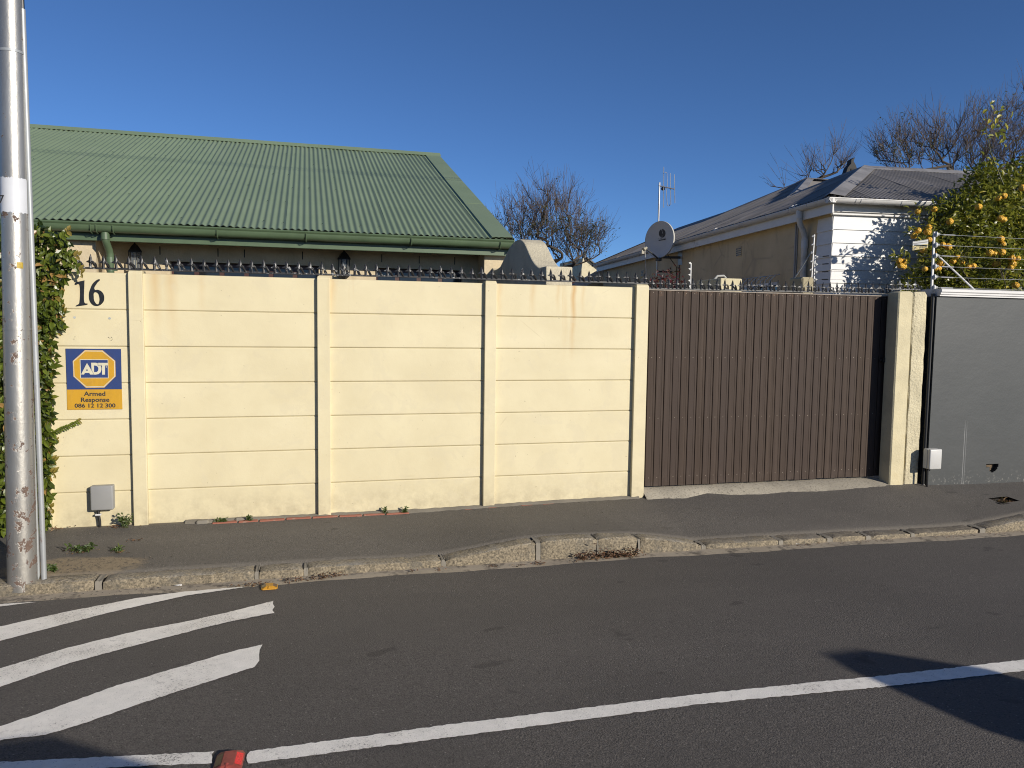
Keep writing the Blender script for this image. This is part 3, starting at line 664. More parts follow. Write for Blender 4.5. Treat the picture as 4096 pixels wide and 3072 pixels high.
def spikes(label, p0, p1, pitch=.0955, start=.03, skip=(), group=None):
    p0, p1 = V(p0), V(p1); d = p1-p0; L_ = d.length; d.normalize()
    t = thing('spike_strip', label, 'spikes', (p0+p1)/2, group)
    g = MB(); g.obox(p0+V((0, -.022, -.006)), d*L_, (0, .048, 0), (0, 0, .005)); g.obox(p0+V((0, -.0, -.001)), d*L_, (0, .004, 0), (0, 0, .010)); g.build('strip', iron, t)
    n = int((L_-start)/pitch); ang = math.atan2(d.z, d.x)
    for i in range(n+1):
        if i in skip: continue
        s_ = start+i*pitch
        if s_ > L_-.02: break
        mw = Matrix.Translation(p0+d*s_) @ Matrix.Rotation(random.uniform(-.05, .05), 4, 'Y') @ Matrix.Rotation(random.uniform(-.12, .12), 4, 'Z') @ Matrix.Scale(random.uniform(.94, 1.06), 4, (0, 0, 1))
        inst(SPK, 'spike', t, mw)
    return t
spikes('black iron spike strip along the top of the cream slab wall', (-2.5, 6.915, 2.118), (3.20, 6.915, 2.128))
spikes('black iron spike strip along the top of the brown board gate', (3.22, 6.968, 2.083), (6.10, 6.968, 2.100), pitch=.0885, start=.05)
spikes('short black spike strip on top of the two cream gate pillars', (5.99, 6.90, 2.142), (6.40, 6.90, 2.148), pitch=.098, start=.035)

# ------------------------------------------------------------------ gate
GX0, GX1 = 3.150, 6.19; NB = 33; bw = (6.13-GX0)/NB
gt = thing('driveway_gate', 'dark brown sliding gate of upright boards between the cream post and pillars', 'gate', (4.6, 6.97, .1))
g = MB()
for z in (.20, .78, 1.40, 1.98): g.box(GX0+.02, GX1+.25, 7.006, 7.045, z-.03, z+.03)
for x in (GX0+.04, 4.6, GX1+.2): g.box(x-.02, x+.02, 7.003, 7.043, .125, 2.06)
g.build('gate_frame', dark, gt)
g = MB(); g.box(GX0, GX1+.25, 6.992, 7.002, .13, 2.04); g.build('dark_gap_sheet', dark, gt)  # dark sheet added behind the boards so the gaps read as black shade
g = MB(); g.box(GX0, 6.11, 6.944, 7.0, 2.066, 2.0755); g.build('top_strip', simple('pale_worn_strip', (.34, .28, .22), .6, var=.3, vs=20), gt)
def gboard(w):
    m_ = MB(); h0, h1 = .112, 2.064; e = .004
    pr = [(-w/2, .010), (-w/2, .018), (-w/2+e, 0), (-w/2+.020, 0), (-w/2+.022, .0035), (-w/2+.026, .0035), (-w/2+.028, 0), (w/2-e, 0), (w/2, .004), (w/2, .018)]
    pr = [(-w/2, .018), (-w/2, .004), (-w/2+e, 0), (w*.18, 0), (w*.18+.0015, .0022), (w*.18+.0045, .0022), (w*.18+.006, 0), (w/2-e, 0), (w/2, .004), (w/2, .018)]
    n = len(pr); m_.add([(x, y, h0) for x, y in pr]+[(x, y, h1) for x, y in pr], [tuple(range(n)), tuple(range(n, 2*n))[::-1]]+[(i, n+i, n+(i+1) % n, (i+1) % n) for i in range(n)])
    return m_.mesh('board', gatem)
BM = gboard(bw-.0045)
for i in range(NB):
    inst(BM, 'board', gt, Matrix.Translation((GX0+bw*(i+.5), 6.952+random.uniform(-.002, .002), .006*i/NB+random.uniform(-.004, .003))))
g = MB()
for i in range(NB):
    for z in (.20, .80, 1.405, 2.045):
        g.lathe([(.0036, 0), (.003, .0014), (.001, .002)], (GX0+bw*(i+.42)+random.uniform(-.004, .004), 6.9525, z+random.uniform(-.004, .004)), (0, -1, 0), 8)
stuff(g.build('screw_heads', steel, gt, smooth=True))
# sill under the gate
g = MB(); nS = 60; top = []; fr = []
sl_ = [(230, 1168), (330, 1160), (450, 1158), (560, 1136), (700, 1140), (850, 1134), (1000, 1122), (1100, 1120), (1250, 1112), (1400, 1100), (1480, 1096), (1535, 1088)]
frp = [onZ(2400+x/1.3042, 1100+y/1.3042, zw(3.2+(x-230)/1305*2.75)+.004) for x, y in sl_]
ft = [(p.x, p.y) for p in frp]
for i in range(nS+1):
    x = lerp(3.19, 5.99, i/nS); yf = interp(ft, x)+(hsh(x, 1, 1)-.5)*.012
    zg = zpath(x, min(6.88, yf))
    top.append((x, 7.10, .098)); fr.append((x, yf, zg-.006))
mid = [(a[0], 6.945, .094+(hsh(a[0], 2, 2)-.5)*.004) for a in top]; m2 = [(a[0], lerp(6.945, f_[1], .55), lerp(.094, f_[2], .40)+(hsh(a[0], 3, 3)-.5)*.008) for a, f_ in zip(top, fr)]
g.add(top+mid+m2+fr, [(k_*(nS+1)+i, k_*(nS+1)+i+1, (k_+1)*(nS+1)+i+1, (k_+1)*(nS+1)+i) for k_ in range(3) for i in range(nS)])
tag(g.build('gate_threshold', conc, smooth='all'), 'rough concrete sill sloping from under the brown gate to the pavement', 'sill')

# ------------------------------------------------------------------ gate pillars
for (x0, x1, y0, mt, lab, cap) in ((5.985, 6.168, 6.75, pillar_m, 'smooth cream gate pillar at the right end of the brown gate', .012), (6.185, 6.365, 6.765, pillar_r, 'roughcast cream pillar squeezed between the gate pillar and charcoal wall', .035)):
    g = MB(); zt = 2.115; n = 22; b = .012
    ring = [(x0+b, y0), (lerp(x0, x1, .35), y0), (lerp(x0, x1, .7), y0), (x1-b, y0), (x1, y0+b), (x1, y0+.16), (x1-b, y0+.17), (x0+b, y0+.17), (x0, y0+.16), (x0, y0+b)]
    k_ = len(ring); am = .007 if mt is pillar_r else .0014
    vs = []
    for j in range(n+1):
        z = lerp(-.05, zt-cap, j/n)
        for i, (x, y) in enumerate(ring): vs.append((x+(hsh(i, j, x0)-.5)*am, y+(hsh(j, i, 5)-.5)*am, z))
    for i, (x, y) in enumerate(ring): vs.append((lerp(x, (x0+x1)/2, .22), lerp(y, y0+.085, .16), zt+.004*(x-x0)/(x1-x0)))
    fs = [(j*k_+i, j*k_+(i+1) % k_, (j+1)*k_+(i+1) % k_, (j+1)*k_+i) for j in range(n+1) for i in range(k_)]+[tuple(range(k_))[::-1], tuple((n+1)*k_+i for i in range(k_))]
    tag(MB().add(vs, fs).build('gate_pillar', mt, smooth=True), lab, 'pillar')
g = MB(); g.obox((5.955, 6.90, 1.36), (.035, 0, 0), (0, .03, 0), (0, 0, .05)); g.obox((5.93, 6.91, 1.375), (.03, 0, 0), (0, .012, 0), (0, 0, .02))
tag(g.build('gate_catch', dark), 'small black steel catch fixed to the side of the smooth gate pillar', 'catch')

# ------------------------------------------------------------------ charcoal wall, cap, pipes
YG = 6.70
cw = thing('plastered_wall', 'charcoal painted plaster wall with white moulded coping', 'wall', (9, YG, 0))
hc = onY(3600+1085/3.6875, 1700+835/3.6875, YG); hv = onY(3600+1370/3.6875, 1700+610/3.6875, YG)
# wall face as a grid with two holes: a half-round weep vent and a drain mouth
x0w, x1w, z0w, z1w = 6.42, 20.0, -.1, 2.068
def in_vent(x, z): dx, dz = x-hv.x, z-(hv.z+.012); return dx*dx/.072**2+dz*dz/.078**2 < 1 and dz < .018
def in_drain(x, z): dx, dz = x-hc.x, z-hc.z; return dx*dx+dz*dz < .042**2
bm_ = bmesh.new()
xs = [x0w, 6.6, 6.8, 7.0, 7.2]+[7.25+.012*i for i in range(int((8.2-7.25)/.012))]+[8.3, 9, 11, 14, x1w]
xs = sorted(set(xs)); zs = [z0w]+[-.05+.012*i for i in range(28)]+[.4, .8, 1.2, 1.6, z1w]
gv = {}
def gvv(i, j):
    if (i, j) not in gv: gv[i, j] = bm_.verts.new((xs[i], YG, zs[j]))
    return gv[i, j]
for i in range(len(xs)-1):
    for j in range(len(zs)-1):
        c = ((xs[i]+xs[i+1])/2, (zs[j]+zs[j+1])/2)
        if xs[i+1]-xs[i] < .05 and (in_vent(*c) or in_drain(*c)): continue
        bm_.faces.new((gvv(i, j), gvv(i+1, j), gvv(i+1, j+1), gvv(i, j+1)))
ex_ = bmesh.ops.extrude_face_region(bm_, geom=bm_.faces[:], use_keep_orig=True)
bmesh.ops.translate(bm_, verts=[v for v in ex_['geom'] if isinstance(v, bmesh.types.BMVert)], vec=(0, .2, 0)); bmesh.ops.recalc_face_normals(bm_, faces=bm_.faces)
me = bpy.data.meshes.new('wall'); bm_.to_mesh(me); bm_.free(); me.materials.append(greyw); o = bpy.data.objects.new('wall', me); COL.objects.link(o); attach(o, cw)
g = MB(); prof = [(YG-.028, 2.072), (YG-.028, 2.085), (YG-.040, 2.092), (YG-.040, 2.108), (YG-.052, 2.118), (YG-.052, 2.140), (YG-.040, 2.150), (YG+.24, 2.150), (YG+.24, 2.072)]
n = len(prof); g.add([(6.43, y, z) for y, z in prof]+[(20, y, z) for y, z in prof], [tuple(range(n)), tuple(range(n, 2*n))[::-1]]+[(i, n+i, n+(i+1) % n, (i+1) % n) for i in range(n)])
g.build('coping', white, cw)
g = MB(); g.box(hv.x-.07, hv.x+.07, YG+.05, YG+.06, hv.z-.07, hv.z+.07); g.build('vent_rubble', m_rough('pebbly_fill', (.20, .14, .08), 1, 60, .02, blot=((.04, .03, .02), 50, .5, .1)), cw)
g = MB(); g.box(hc.x-.06, hc.x+.06, YG+.10, YG+.11, hc.z-.06, hc.z+.06); g.build('drain_back', soil, cw)
g = MB(); g.tube([(6.402, 6.735, .03), (6.402, 6.735, 2.10)], .019, 10); g.tube([(6.402, 6.735, .05), (6.398, 6.715, .0)], .024, 10)
tag(g.build('cable_pipe', dark, smooth=True), 'black upright pipe in the corner beside the roughcast pillar', 'pipe')

# ------------------------------------------------------------------ wall boxes
def wallbox(label, cx, cz, y, w, h, d, mt, cable):
    t = thing('junction_box', label, 'junction box', (cx, y, cz))
    MB().box(cx-w/2, cx+w/2, y-d*.55, y+.004, cz-h/2, cz+h/2).build('back_box', mt, t, bevel=.006, seg=2)
    MB().box(cx-w/2-.003, cx+w/2+.003, y-d, y-d*.58, cz-h/2-.003, cz+h/2+.003).build('lid', mt, t, bevel=.012, seg=3, smooth=True)
    g = MB(); g.tube(cable, .011, 8); g.lathe([(.014, 0), (.014, .03)], V(cable[0])-V((0, 0, .028)), (0, 0, 1), 10); g.build('cable', dark, t, smooth=True)
    return t
bc = onY((K*219), K*1076, YP-.07); b2 = onY(3600+515/3.6875, 1700+505/3.6875, YG-.08)
t = wallbox('grey plastic junction box low on the cream wall below the security sign', bc.x+.003, bc.z, YP, .165, .198, .075, boxgrey, [(bc.x-.035, YP-.035, bc.z-.095), (bc.x-.032, YP-.035, bc.z-.15), (bc.x-.025, YP-.035, bc.z-.20), (bc.x-.026, YP-.03, -.03)])
MB().box(bc.x-.056, bc.x-.012, YP-.05, YP-.022, bc.z-.150, bc.z-.137).build('cable_tie', white, t, bevel=.002)
wallbox('white plastic junction box low on the charcoal wall', b2.x, b2.z, YG, .15, .21, .095, boxwhite, [(b2.x-.055, YG-.045, b2.z-.1), (b2.x-.054, YG-.045, b2.z-.15), (b2.x-.052, YG-.045, .03)])

# ------------------------------------------------------------------ house number
hn = thing('house_number', 'charcoal serif house number 16 on the top slab of the cream wall', 'house number', onY(357, 1172, YP))
fz = lambda x, y: onY(250+x/3.403, 950+y/3.403, YP-.004)
def glyph(name, outer, hole=None):
    pts = [fz(*p) for p in outer]; n = len(pts); cu = bpy.data.curves.new('c', 'CURVE'); cu.dimensions = '2D'; cu.fill_mode = 'BOTH'; cu.extrude = .0025; cu.bevel_depth = .0006
    for loop in [outer]+([hole] if hole else []):
        q = [fz(*p) for p in loop]; sp_ = cu.splines.new('BEZIER'); sp_.bezier_points.add(len(q)-1); sp_.use_cyclic_u = True; sp_.resolution_u = 5
        for b, (p, o_) in zip(sp_.bezier_points, zip(q, loop)):
            b.co = (p.x, p.z, 0); ty = 'VECTOR' if len(o_) > 2 else 'AUTO'; b.handle_left_type = b.handle_right_type = ty
    ob = bpy.data.objects.new('c', cu); COL.objects.link(ob); me = bpy.data.meshes.new_from_object(ob.evaluated_get(bpy.context.evaluated_depsgraph_get())); bpy.data.objects.remove(ob)
    me.transform(Matrix(((1, 0, 0, 0), (0, 0, -1, YP-.0035), (0, 1, 0, 0), (0, 0, 0, 1)))); me.materials.clear(); me.materials.append(number_m); me.name = name
    o = bpy.data.objects.new(name, me); COL.objects.link(o); attach(o, hn)
fz = lambda x, y, *a: onY(250+x/3.403, 950+y/3.403, YP-.004)
glyph('digit', [(168, 632), (180, 618), (298, 584, 1), (296, 880), (310, 897), (342, 903), (340, 910), (185, 936, 1), (184, 930), (228, 900), (236, 870), (236, 650), (225, 632), (175, 641)])
glyph('digit', [(500, 568), (508, 574), (470, 620), (440, 712), (480, 712), (540, 745), (567, 815), (545, 890), (465, 930), (395, 895), (363, 790), (385, 690), (430, 610)], [(438, 745), (424, 810), (445, 885), (480, 910), (505, 870), (503, 800), (480, 752)])

# ------------------------------------------------------------------ security sign
SY = YP-.006
fs_ = lambda x, y, k=0: onY(250+x/5.926, 1380+y/5.926, SY-.0009*k)
sg = thing('security_sign', 'blue and yellow armed response security sign with octagon badge on the cream wall', 'sign', fs_(750, 800))
def plate(name, poly, k, mt, th=.0008):
    p = [fs_(x, y, k) for x, y in poly]; n = len(p); q = [v+V((0, th, 0)) for v in p]
    return MB().add(p+q, [tuple(range(n)), tuple(range(n, 2*n))[::-1]]+[(i, n+i, n+(i+1) % n, (i+1) % n) for i in range(n)]).build(name, mt, sg)
plate('back_plate', [(72, 85), (1385, 95), (1405, 1048), (105, 1055)], 0, sblue, .004)
plate('lower_plate', [(105, 1057), (1405, 1050), (1420, 1520), (115, 1535)], 0, syel, .004)
plate('octagon_edge', [(530, 120), (950, 125), (1250, 375), (1260, 745), (990, 1010), (555, 1015), (258, 745), (242, 380)], 1, speach)
plate('octagon_line', [(536, 136), (945, 141), (1236, 382), (1245, 740), (984, 995), (561, 999), (272, 740), (256, 386)], 2, scre)
plate('octagon_badge', [(542, 150), (940, 156), (1222, 388), (1230, 735), (978, 978), (568, 982), (286, 735), (270, 393)], 3, syel)
plate('badge_frame', [(408, 338), (1082, 342), (1092, 788), (422, 790)], 4, scre)
plate('badge_panel', [(425, 354), (1070, 356), (1078, 774), (438, 776)], 5, sblue)
plate('letter', [(580, 425), (745, 700), (655, 700), (635, 662), (530, 662), (510, 700), (440, 698)], 6, scre)
plate('letter_hole', [(580, 565), (605, 608), (556, 608)], 7, sblue)
plate('letter', [(676, 420), (790, 420), (835, 432), (835, 490), (905, 490), (920, 530), (922, 590), (900, 650), (850, 690), (790, 702), (752, 702), (690, 590)], 6, scre)
plate('letter_hole', [(748, 485), (800, 490), (838, 520), (852, 565), (840, 615), (810, 640), (750, 640)], 7, sblue)
plate('letter', [(845, 422), (1070, 424), (1070, 484), (1008, 486), (1006, 702), (940, 702), (936, 486), (845, 484)], 7, scre)
c0 = fs_(1040, 520, 6); g = MB(); g.lathe([(.0042, 0), (.0042, .0006)], c0, (0, -1, 0), 16); g.build('registered_mark', scre, sg)
for s_, x, y, sz, sx in (('Armed', 768, 1160, .050, 1.13), ('Response', 772, 1302, .050, 1.1), ('086 12 12 300', 775, 1440, .0455, 1.14)):
    text(s_, sz, stext, fs_(x, y, 1), fs_(1100, y-2, 1)-fs_(400, y+2, 1), (0, 0, 1), sg, 'lettering', .0008, .0011, sx=sx)

# ------------------------------------------------------------------ utility pole
PX, PY = -1.882, 5.735
pol = thing('utility_pole', 'tapered silver painted steel pole with chipped paint at the kerb', 'pole', (PX, PY, -.08))
pole_c = lambda z: V((PX+.045*(z+.06)/3.8, PY, z)); pole_r = lambda z: .0905-.0205*(z+.06)/3.8
N = 28; vs = []; zz = [-.12+.08*i for i in range(100)]
g = MB(); g.tube([pole_c(z) for z in zz], [pole_r(z) for z in zz], 32); g.build('shaft', silver, pol, smooth=True)
def collar(name, z0, z1, mt, ex, a0=0, a1=2*math.pi, torn=0):
    g = MB(); n = 36; rows = 6
    vs = []
    for j in range(rows+1):
        for i in range(n+1):
            a = lerp(a0, a1, i/n); z = lerp(z0, z1, j/rows)
            if torn and j in (0, rows): z += (hsh(i, j, 9)-.5)*torn
            c = pole_c(z); r = pole_r(z)+ex
            vs.append((c.x+math.cos(a)*r, c.y+math.sin(a)*r, z))
    g.add(vs, [(j*(n+1)+i, j*(n+1)+i+1, (j+1)*(n+1)+i+1, (j+1)*(n+1)+i) for j in range(rows) for i in range(n)])
    return g.build(name, mt, pol, smooth='all', fix=False)
zat = lambda py: onY(40*K, py*K, PY-.07).z
collar('strap', zat(108)-.008, zat(108)+.008, galv, .003); collar('strap', zat(711)-.006, zat(711)+.006, silver, .0035); collar('strap', zat(912)-.009, zat(912)+.009, silver, .003)
collar('sticker', zat(459), zat(384), sticker, .0016, math.radians(180), math.radians(352), .012)
zt7 = zat(431); a7 = onY(3.5*K, 431*K, PY-.086); text('7', .07, stext, a7+V((0, -.004, 0)), (1, -.25, 0), (0, 0, 1), pol, 'lettering', .0006, .001)
zt_ = zat(573); collar('tape', zt_-.020, zt_+.020, tape, .0018, math.radians(292), math.radians(318))
cb = onY(95*K, 1242*K, PY+.01); ct = onY(48.5*K, 20*K, PY+.01)
con = [V((cb.x-.0, PY+.01, -.09)), cb]+[cb.lerp(ct, i/8) for i in range(1, 9)]
g = MB(); g.tube(con, .0175, 12); g.build('conduit', galv, pol, smooth=True)
g = MB(); g.tube([V((cb.x-.05, PY+.01, -.09))]+[p+V((-.034, .004, 0)) for p in con[1:]], .011, 10); g.build('earth_wire_cover', galv, pol, smooth=True)
g = MB(); g.tube([ct, ct+(ct-cb).normalized()*.5, pole_c(6.5)+V((.07, 0, 0))], .013, 8); g.build('cable', dark, pol, smooth=True)
g = MB(); g.obox(pole_c(7.3)+V((-.05, -.9, 0)), (.1, 0, 0), (0, 1.8, 0), (0, 0, .1)); g.build('crossarm', bark, pol, bevel=.008)
# overhead wires: they pass above the picture and only their shadow shows, on the green roof
for dy, lab in ((-.14, 'thin overhead wire on the road side of the silver pole top'), (.14, 'thin overhead wire on the garden side of the silver pole top')):
    a = pole_c(7.3)+V((-25, dy, .6)); b = pole_c(7.3)+V((0, dy, .15)); c = V((28, PY+dy, 7.8))
    pts = [a.lerp(b, t/8)+V((0, 0, -1.2*(t/8)*(1-t/8))) for t in range(8)]+[b.lerp(c, t/10)+V((0, 0, -2.0*(t/10)*(1-t/10))) for t in range(11)]
    tag(MB().tube(pts, .009, 6).build('overhead_wire', dark, smooth=True), lab, 'wire', 'overhead wires on the pole')

# ------------------------------------------------------------------ yards behind the walls
g = MB(); g.box(-60, 60, 7.06, 60, -.4, -.01); struct(g.build('yard', yard_m))

# ------------------------------------------------------------------ corrugated sheets
def corrugated(name, o, ed, sd, s0, s1, rng_, mat, parent, pitch=.0762, amp=.0095, seg=8, waves=8, lift=.0):
    """sheets of corrugated iron: o eave origin, ed along the eave, sd up the slope; rng_(s) gives the slope extent"""
    o, ed, sd = V(o), V(ed).normalized(), V(sd).normalized(); nrm = ed.cross(sd).normalized(); nrm = nrm if nrm.z > 0 else -nrm
    out = []; s = s0; i_ = 0
    while s < s1-1e-6:
        e = min(s+pitch*waves, s1); n = max(2, int(round((e+pitch*.6-s)/pitch*seg))); vs = []; rows = 6
        jit = random.uniform(-.006, .006); tilt = random.uniform(-.002, .002)
        for i in range(n+1):
            q = lerp(s, min(e+pitch*.6, s1+.0001), i/n); lo, hi = rng_(min(max(q, s0), s1))
            w = math.cos(2*math.pi*(q-s0)/pitch)*amp+(i_ % 2)*.0022+tilt*(i/n)
            for j in range(rows+1):
                vs.append(o+ed*q+sd*(lerp(lo+jit*(j == 0), hi, j/rows))+nrm*(w+lift+.0015*math.sin(j*1.7+i_*2.1+q)))
        k = rows+1
        g = MB().add(vs, [(i*k+j, (i+1)*k+j, (i+1)*k+j+1, i*k+j+1) for i in range(n) for j in range(rows)])
        out.append(g.build(name, mat, parent, smooth='all')); s = e; i_ += 1
    return out

# ------------------------------------------------------------------ green roofed house
gh = thing('cottage', 'cream cottage with a green corrugated roof behind the precast wall', 'house', (-2, 12, 0))
EY, EZ, RY, RZ, GX = 9.52, 2.812, 15.33, 5.05, 2.44
YH = 10.12
# front wall with window openings
wins = [(-1.62, .13), (.85, 1.99)]; wt = 2.425
g = MB(); g.box(-9, 2.22, YH+.001, 18.6, -.05, 1.2)
cuts = [-9]+[v for w in wins for v in w]+[2.22]
for i in range(0, len(cuts), 2): g.box(cuts[i], cuts[i+1], YH, YH+.25, 1.2, 2.75)
for a, b in wins: g.box(a, b, YH, YH+.25, wt, 2.75)
g.box(-9, -8.75, YH+.25, 18.6, 1.2, 2.75); g.box(1.97, 2.22, YH+.25, 18.6, 1.2, 2.75); g.box(-8.75, 1.97, 18.35, 18.6, 1.2, 2.75)
g.build('wall', plaster, gh)
tri = [(9.9, 2.75), (18.6, 2.75), (15.33, 4.98), (15.2, 4.98)]
for x in (-8.9, 2.0): MB().prism(tri, (x, 0, 0), (0, 1, 0), (0, 0, 1), (.2, 0, 0)).build('gable', plaster, gh)
nibl = onY(372, 970, 9.70)
g = MB(); g.box(-4.2, -2.335, 9.72, 10.5, -.05, 2.699); g.build('side_nib', plaster, gh)
g = MB(); g.box(2.20, 2.52, 9.72, 10.6, -.05, 2.699); g.build('side_nib', plaster, gh)
for a, b in wins:
    wd = MB().box(a, b, YH+.09, YH+.13, 1.2, wt).build('window', brown, gh)
    n = 6 if b-a > 1.5 else 4
    for i in range(n):
        x0 = lerp(a, b, i/n)+.03; x1 = lerp(a, b, (i+1)/n)-.03
        for z0, z1 in ((1.25, 1.62), (1.66, 2.0), (2.04, wt-.05)): MB().box(x0, x1, YH+.083, YH+.088, z0, z1).build('pane', glass, wd)
    MB().box(a-.02, b+.02, YH-.02, YH+.10, wt-.0, wt+.022).build('lintel_trim', plaster, wd)
    MB().box(a+.003, b-.003, YH+.06, YH+.10, 2.215, 2.265).build('transom', brown, wd)
g = MB()
for x in (640, 872, 968+10, 1210, 1527, 1677, 1819): 
    p = onY(x, 1010, YH-.001); g.box(p.x-.006, p.x+.006, YH-.004, YH+.02, 2.50, 2.60)
g.build('weep_slot', dark, gh)
# fascia, soffit, gutter
FZ0 = 2.592
MB().box(-9.3, GX+.10, 9.60, 9.63, FZ0, 2.80).build('fascia', gtrim, gh, bevel=.004)
MB().box(-9.3, GX+.08, 9.631, YH+.02, 2.70, 2.715).build('soffit', simple('soffit_board', (.40, .36, .28), .7), gh)
gp = [(9.598, 2.775), (9.585, 2.70), (9.565, 2.68), (9.52, 2.675), (9.485, 2.688), (9.466, 2.715), (9.462, 2.745), (9.470, 2.752), (9.462, 2.760), (9.455, 2.772), (9.462, 2.784), (9.474, 2.781), (9.478, 2.765), (9.482, 2.72), (9.51, 2.692), (9.56, 2.70), (9.585, 2.775)]
n = len(gp)
gut = MB().add([(-9.3, y, z) for y, z in gp]+[(GX+.085, y, z) for y, z in gp], [tuple(range(n))[::-1], tuple(range(n, 2*n))]+[(i, (i+1) % n, n+(i+1) % n, n+i) for i in range(n)]).build('gutter', gtrim, gh, smooth=True)
MB().prism([(9.455, 2.66), (9.60, 2.66), (9.60, 2.84), (9.47, 2.80)], (GX+.086, 0, 0), (0, 1, 0), (0, 0, 1), (.006, 0, 0)).build('gutter_stop', gtrim, gut)
bx_ = [onY(x, 940, 9.46).x for x in (362, 385, 452, 868, 1224, 1646, 2003)]
for x in bx_:
    g = MB(); g.tube([(x, 9.60, 2.668), (x, 9.53, 2.664), (x, 9.478, 2.676), (x, 9.452, 2.712), (x, 9.448, 2.755)], .0062, 6); g.build('gutter_bracket', gtrim, gut, smooth=True)
dpx = onY(425, 1010, 9.56).x
g = MB(); g.tube([(dpx, 9.53, 2.68), (dpx, 9.53, 2.60), (dpx+.008, 9.56, 2.555), (dpx+.016, 9.62, 2.49), (dpx+.02, 9.64, 2.44), (dpx+.02, 9.645, .05)], .040, 16); g.build('downpipe', gtrim, gh, smooth=True)
g = MB()
for z0, z1, x, y in ((2.60, 2.665, dpx, 9.53), (2.355, 2.415, dpx+.02, 9.645), (2.262, 2.280, dpx+.02, 9.645)): g.lathe([(.046, z0), (.046, z1)], (x, y, 0), (0, 0, 1), 16)
g.box(dpx+.05, dpx+.09, 9.62, 9.66, 2.262, 2.280); g.build('pipe_collar', gtrim, gh, smooth=True)
# roof
sd = V((0, RY-EY, RZ-EZ)); SL = sd.length; sdn = sd.normalized(); rn = V((1, 0, 0)).cross(sdn)
roof = MB().add([V((-9.4, EY+.03, EZ+.0))-rn*.03, V((GX+.04, EY+.03, EZ))-rn*.03, V((GX+.04, RY, RZ))-rn*.03, V((-9.4, RY, RZ))-rn*.03, V((GX+.04, 2*RY-EY, EZ))-rn*.03, V((-9.4, 2*RY-EY, EZ))-rn*.03], [(0, 1, 2, 3), (3, 2, 4, 5)]).build('roof', groof, gh, solid=.02)
corrugated('roof_sheet', (0, EY, EZ), (1, 0, 0), sd, -9.4, GX, lambda s: (-.045, SL-.05), groof, roof, waves=8)
# ridge capping in lengths, verge flashing in lengths, fixing dimples
x = -9.4
while x < GX+.05:
    e = min(x+2.4, GX+.07); dz = random.uniform(-.003, .003)
    MB().add([V((x, RY, RZ))-sdn*.17+rn*.013+V((0, 0, dz)), V((e+.03, RY, RZ))-sdn*.17+rn*.013+V((0, 0, dz)), V((e+.03, RY, RZ+.045+dz)), V((x, RY, RZ+.045+dz)), V((x, RY+.17, RZ-.045)), V((e+.03, RY+.17, RZ-.045))], [(0, 1, 2, 3), (3, 2, 5, 4)]).build('ridge_cap', groof, roof, solid=.003); x = e+.001
for a, b in ((-.03, 1.9), (1.87, 3.7), (3.66, SL+.03)):
    P = lambda u, s, h: V((GX+u, EY, EZ))+sdn*s+rn*h
    MB().add([P(-.20, a, .016), P(.075, a, .020), P(.078, a, -.11), P(-.20, b, .012), P(.075, b, .018), P(.078, b, -.11)], [(0, 1, 4, 3), (1, 2, 5, 4)]).build('verge_flashing', groof, roof, solid=.003)
g = MB()
for s_ in (.25, 1.35, 2.3, 3.25, 4.2, 5.2, 5.9):
    k_ = 0; x = -6.0
    while x < GX-.1:
        if random.random() < .62:
            p = V((x, EY, EZ))+sdn*(s_+random.uniform(-.03, .03))+rn*.0115; g.lathe([(.008, 0), (.006, .005), (.002, .007)], p, rn, 6)
            if random.random() < .25: g.obox(p+V((.008, 0, 0)), V((.005, 0, 0)), sdn*random.uniform(.03, .09), rn*.0006)
        x += .0762*random.choice((2, 3, 3, 4))
stuff(g.build('roof_screws', simple('dark_green_screw', (.035, .06, .035), .5), roof))

# lanterns on the cottage wall
def lantern(label, px, s=1):
    c = onY(px, 1040, YH-.09); x, y, z = c.x, YH-.10, 2.265
    t = thing('wall_lantern', label, 'lantern', (x, y, z), 'lanterns on the cottage wall')
    hx = lambda r, a: (x+r*math.cos(a), y+r*math.sin(a)); n = 6
    for k_ in range(n):
        a = k_*math.pi/3; p = hx(.066, a); q = hx(.066, a+math.pi/3)
        MB().tube([(p[0], p[1], z+.05), (p[0], p[1], z+.255)], .0065, 6).build('bar', lampm, t)
        MB().add([(p[0]*.97+x*.03, p[1]*.97+y*.03, z+.06), (q[0]*.97+x*.03, q[1]*.97+y*.03, z+.06), (q[0]*.97+x*.03, q[1]*.97+y*.03, z+.25), (p[0]*.97+x*.03, p[1]*.97+y*.03, z+.25)], [(0, 1, 2, 3)]).build('glass_pane', lampglass, t)
    MB().lathe([(.085, .245), (.082, .262), (.045, .315), (.030, .332), (.012, .345), (.006, .37)], (x, y, z), (0, 0, 1), 6).build('hood', lampm, t)
    MB().lathe([(.03, 0), (.06, .025), (.075, .05), (.075, .06)], (x, y, z), (0, 0, 1), 6).build('base', lampm, t)
    MB().lathe([(.018, .06), (.018, .15), (.006, .155)], (x, y, z), (0, 0, 1), 12).build('candle', candle, t)
    g = MB(); g.box(x-.03, x+.03, YH-.012, YH, z-.02, z+.14); g.tube([(x, YH-.01, z+.02), (x, YH-.05, z-.03), (x, y, z)], .009, 8); g.build('bracket', lampm, t)
lantern('dark metal wall lantern beside the green downpipe', 541); lantern('dark metal wall lantern between the two brown cottage windows', 1376)

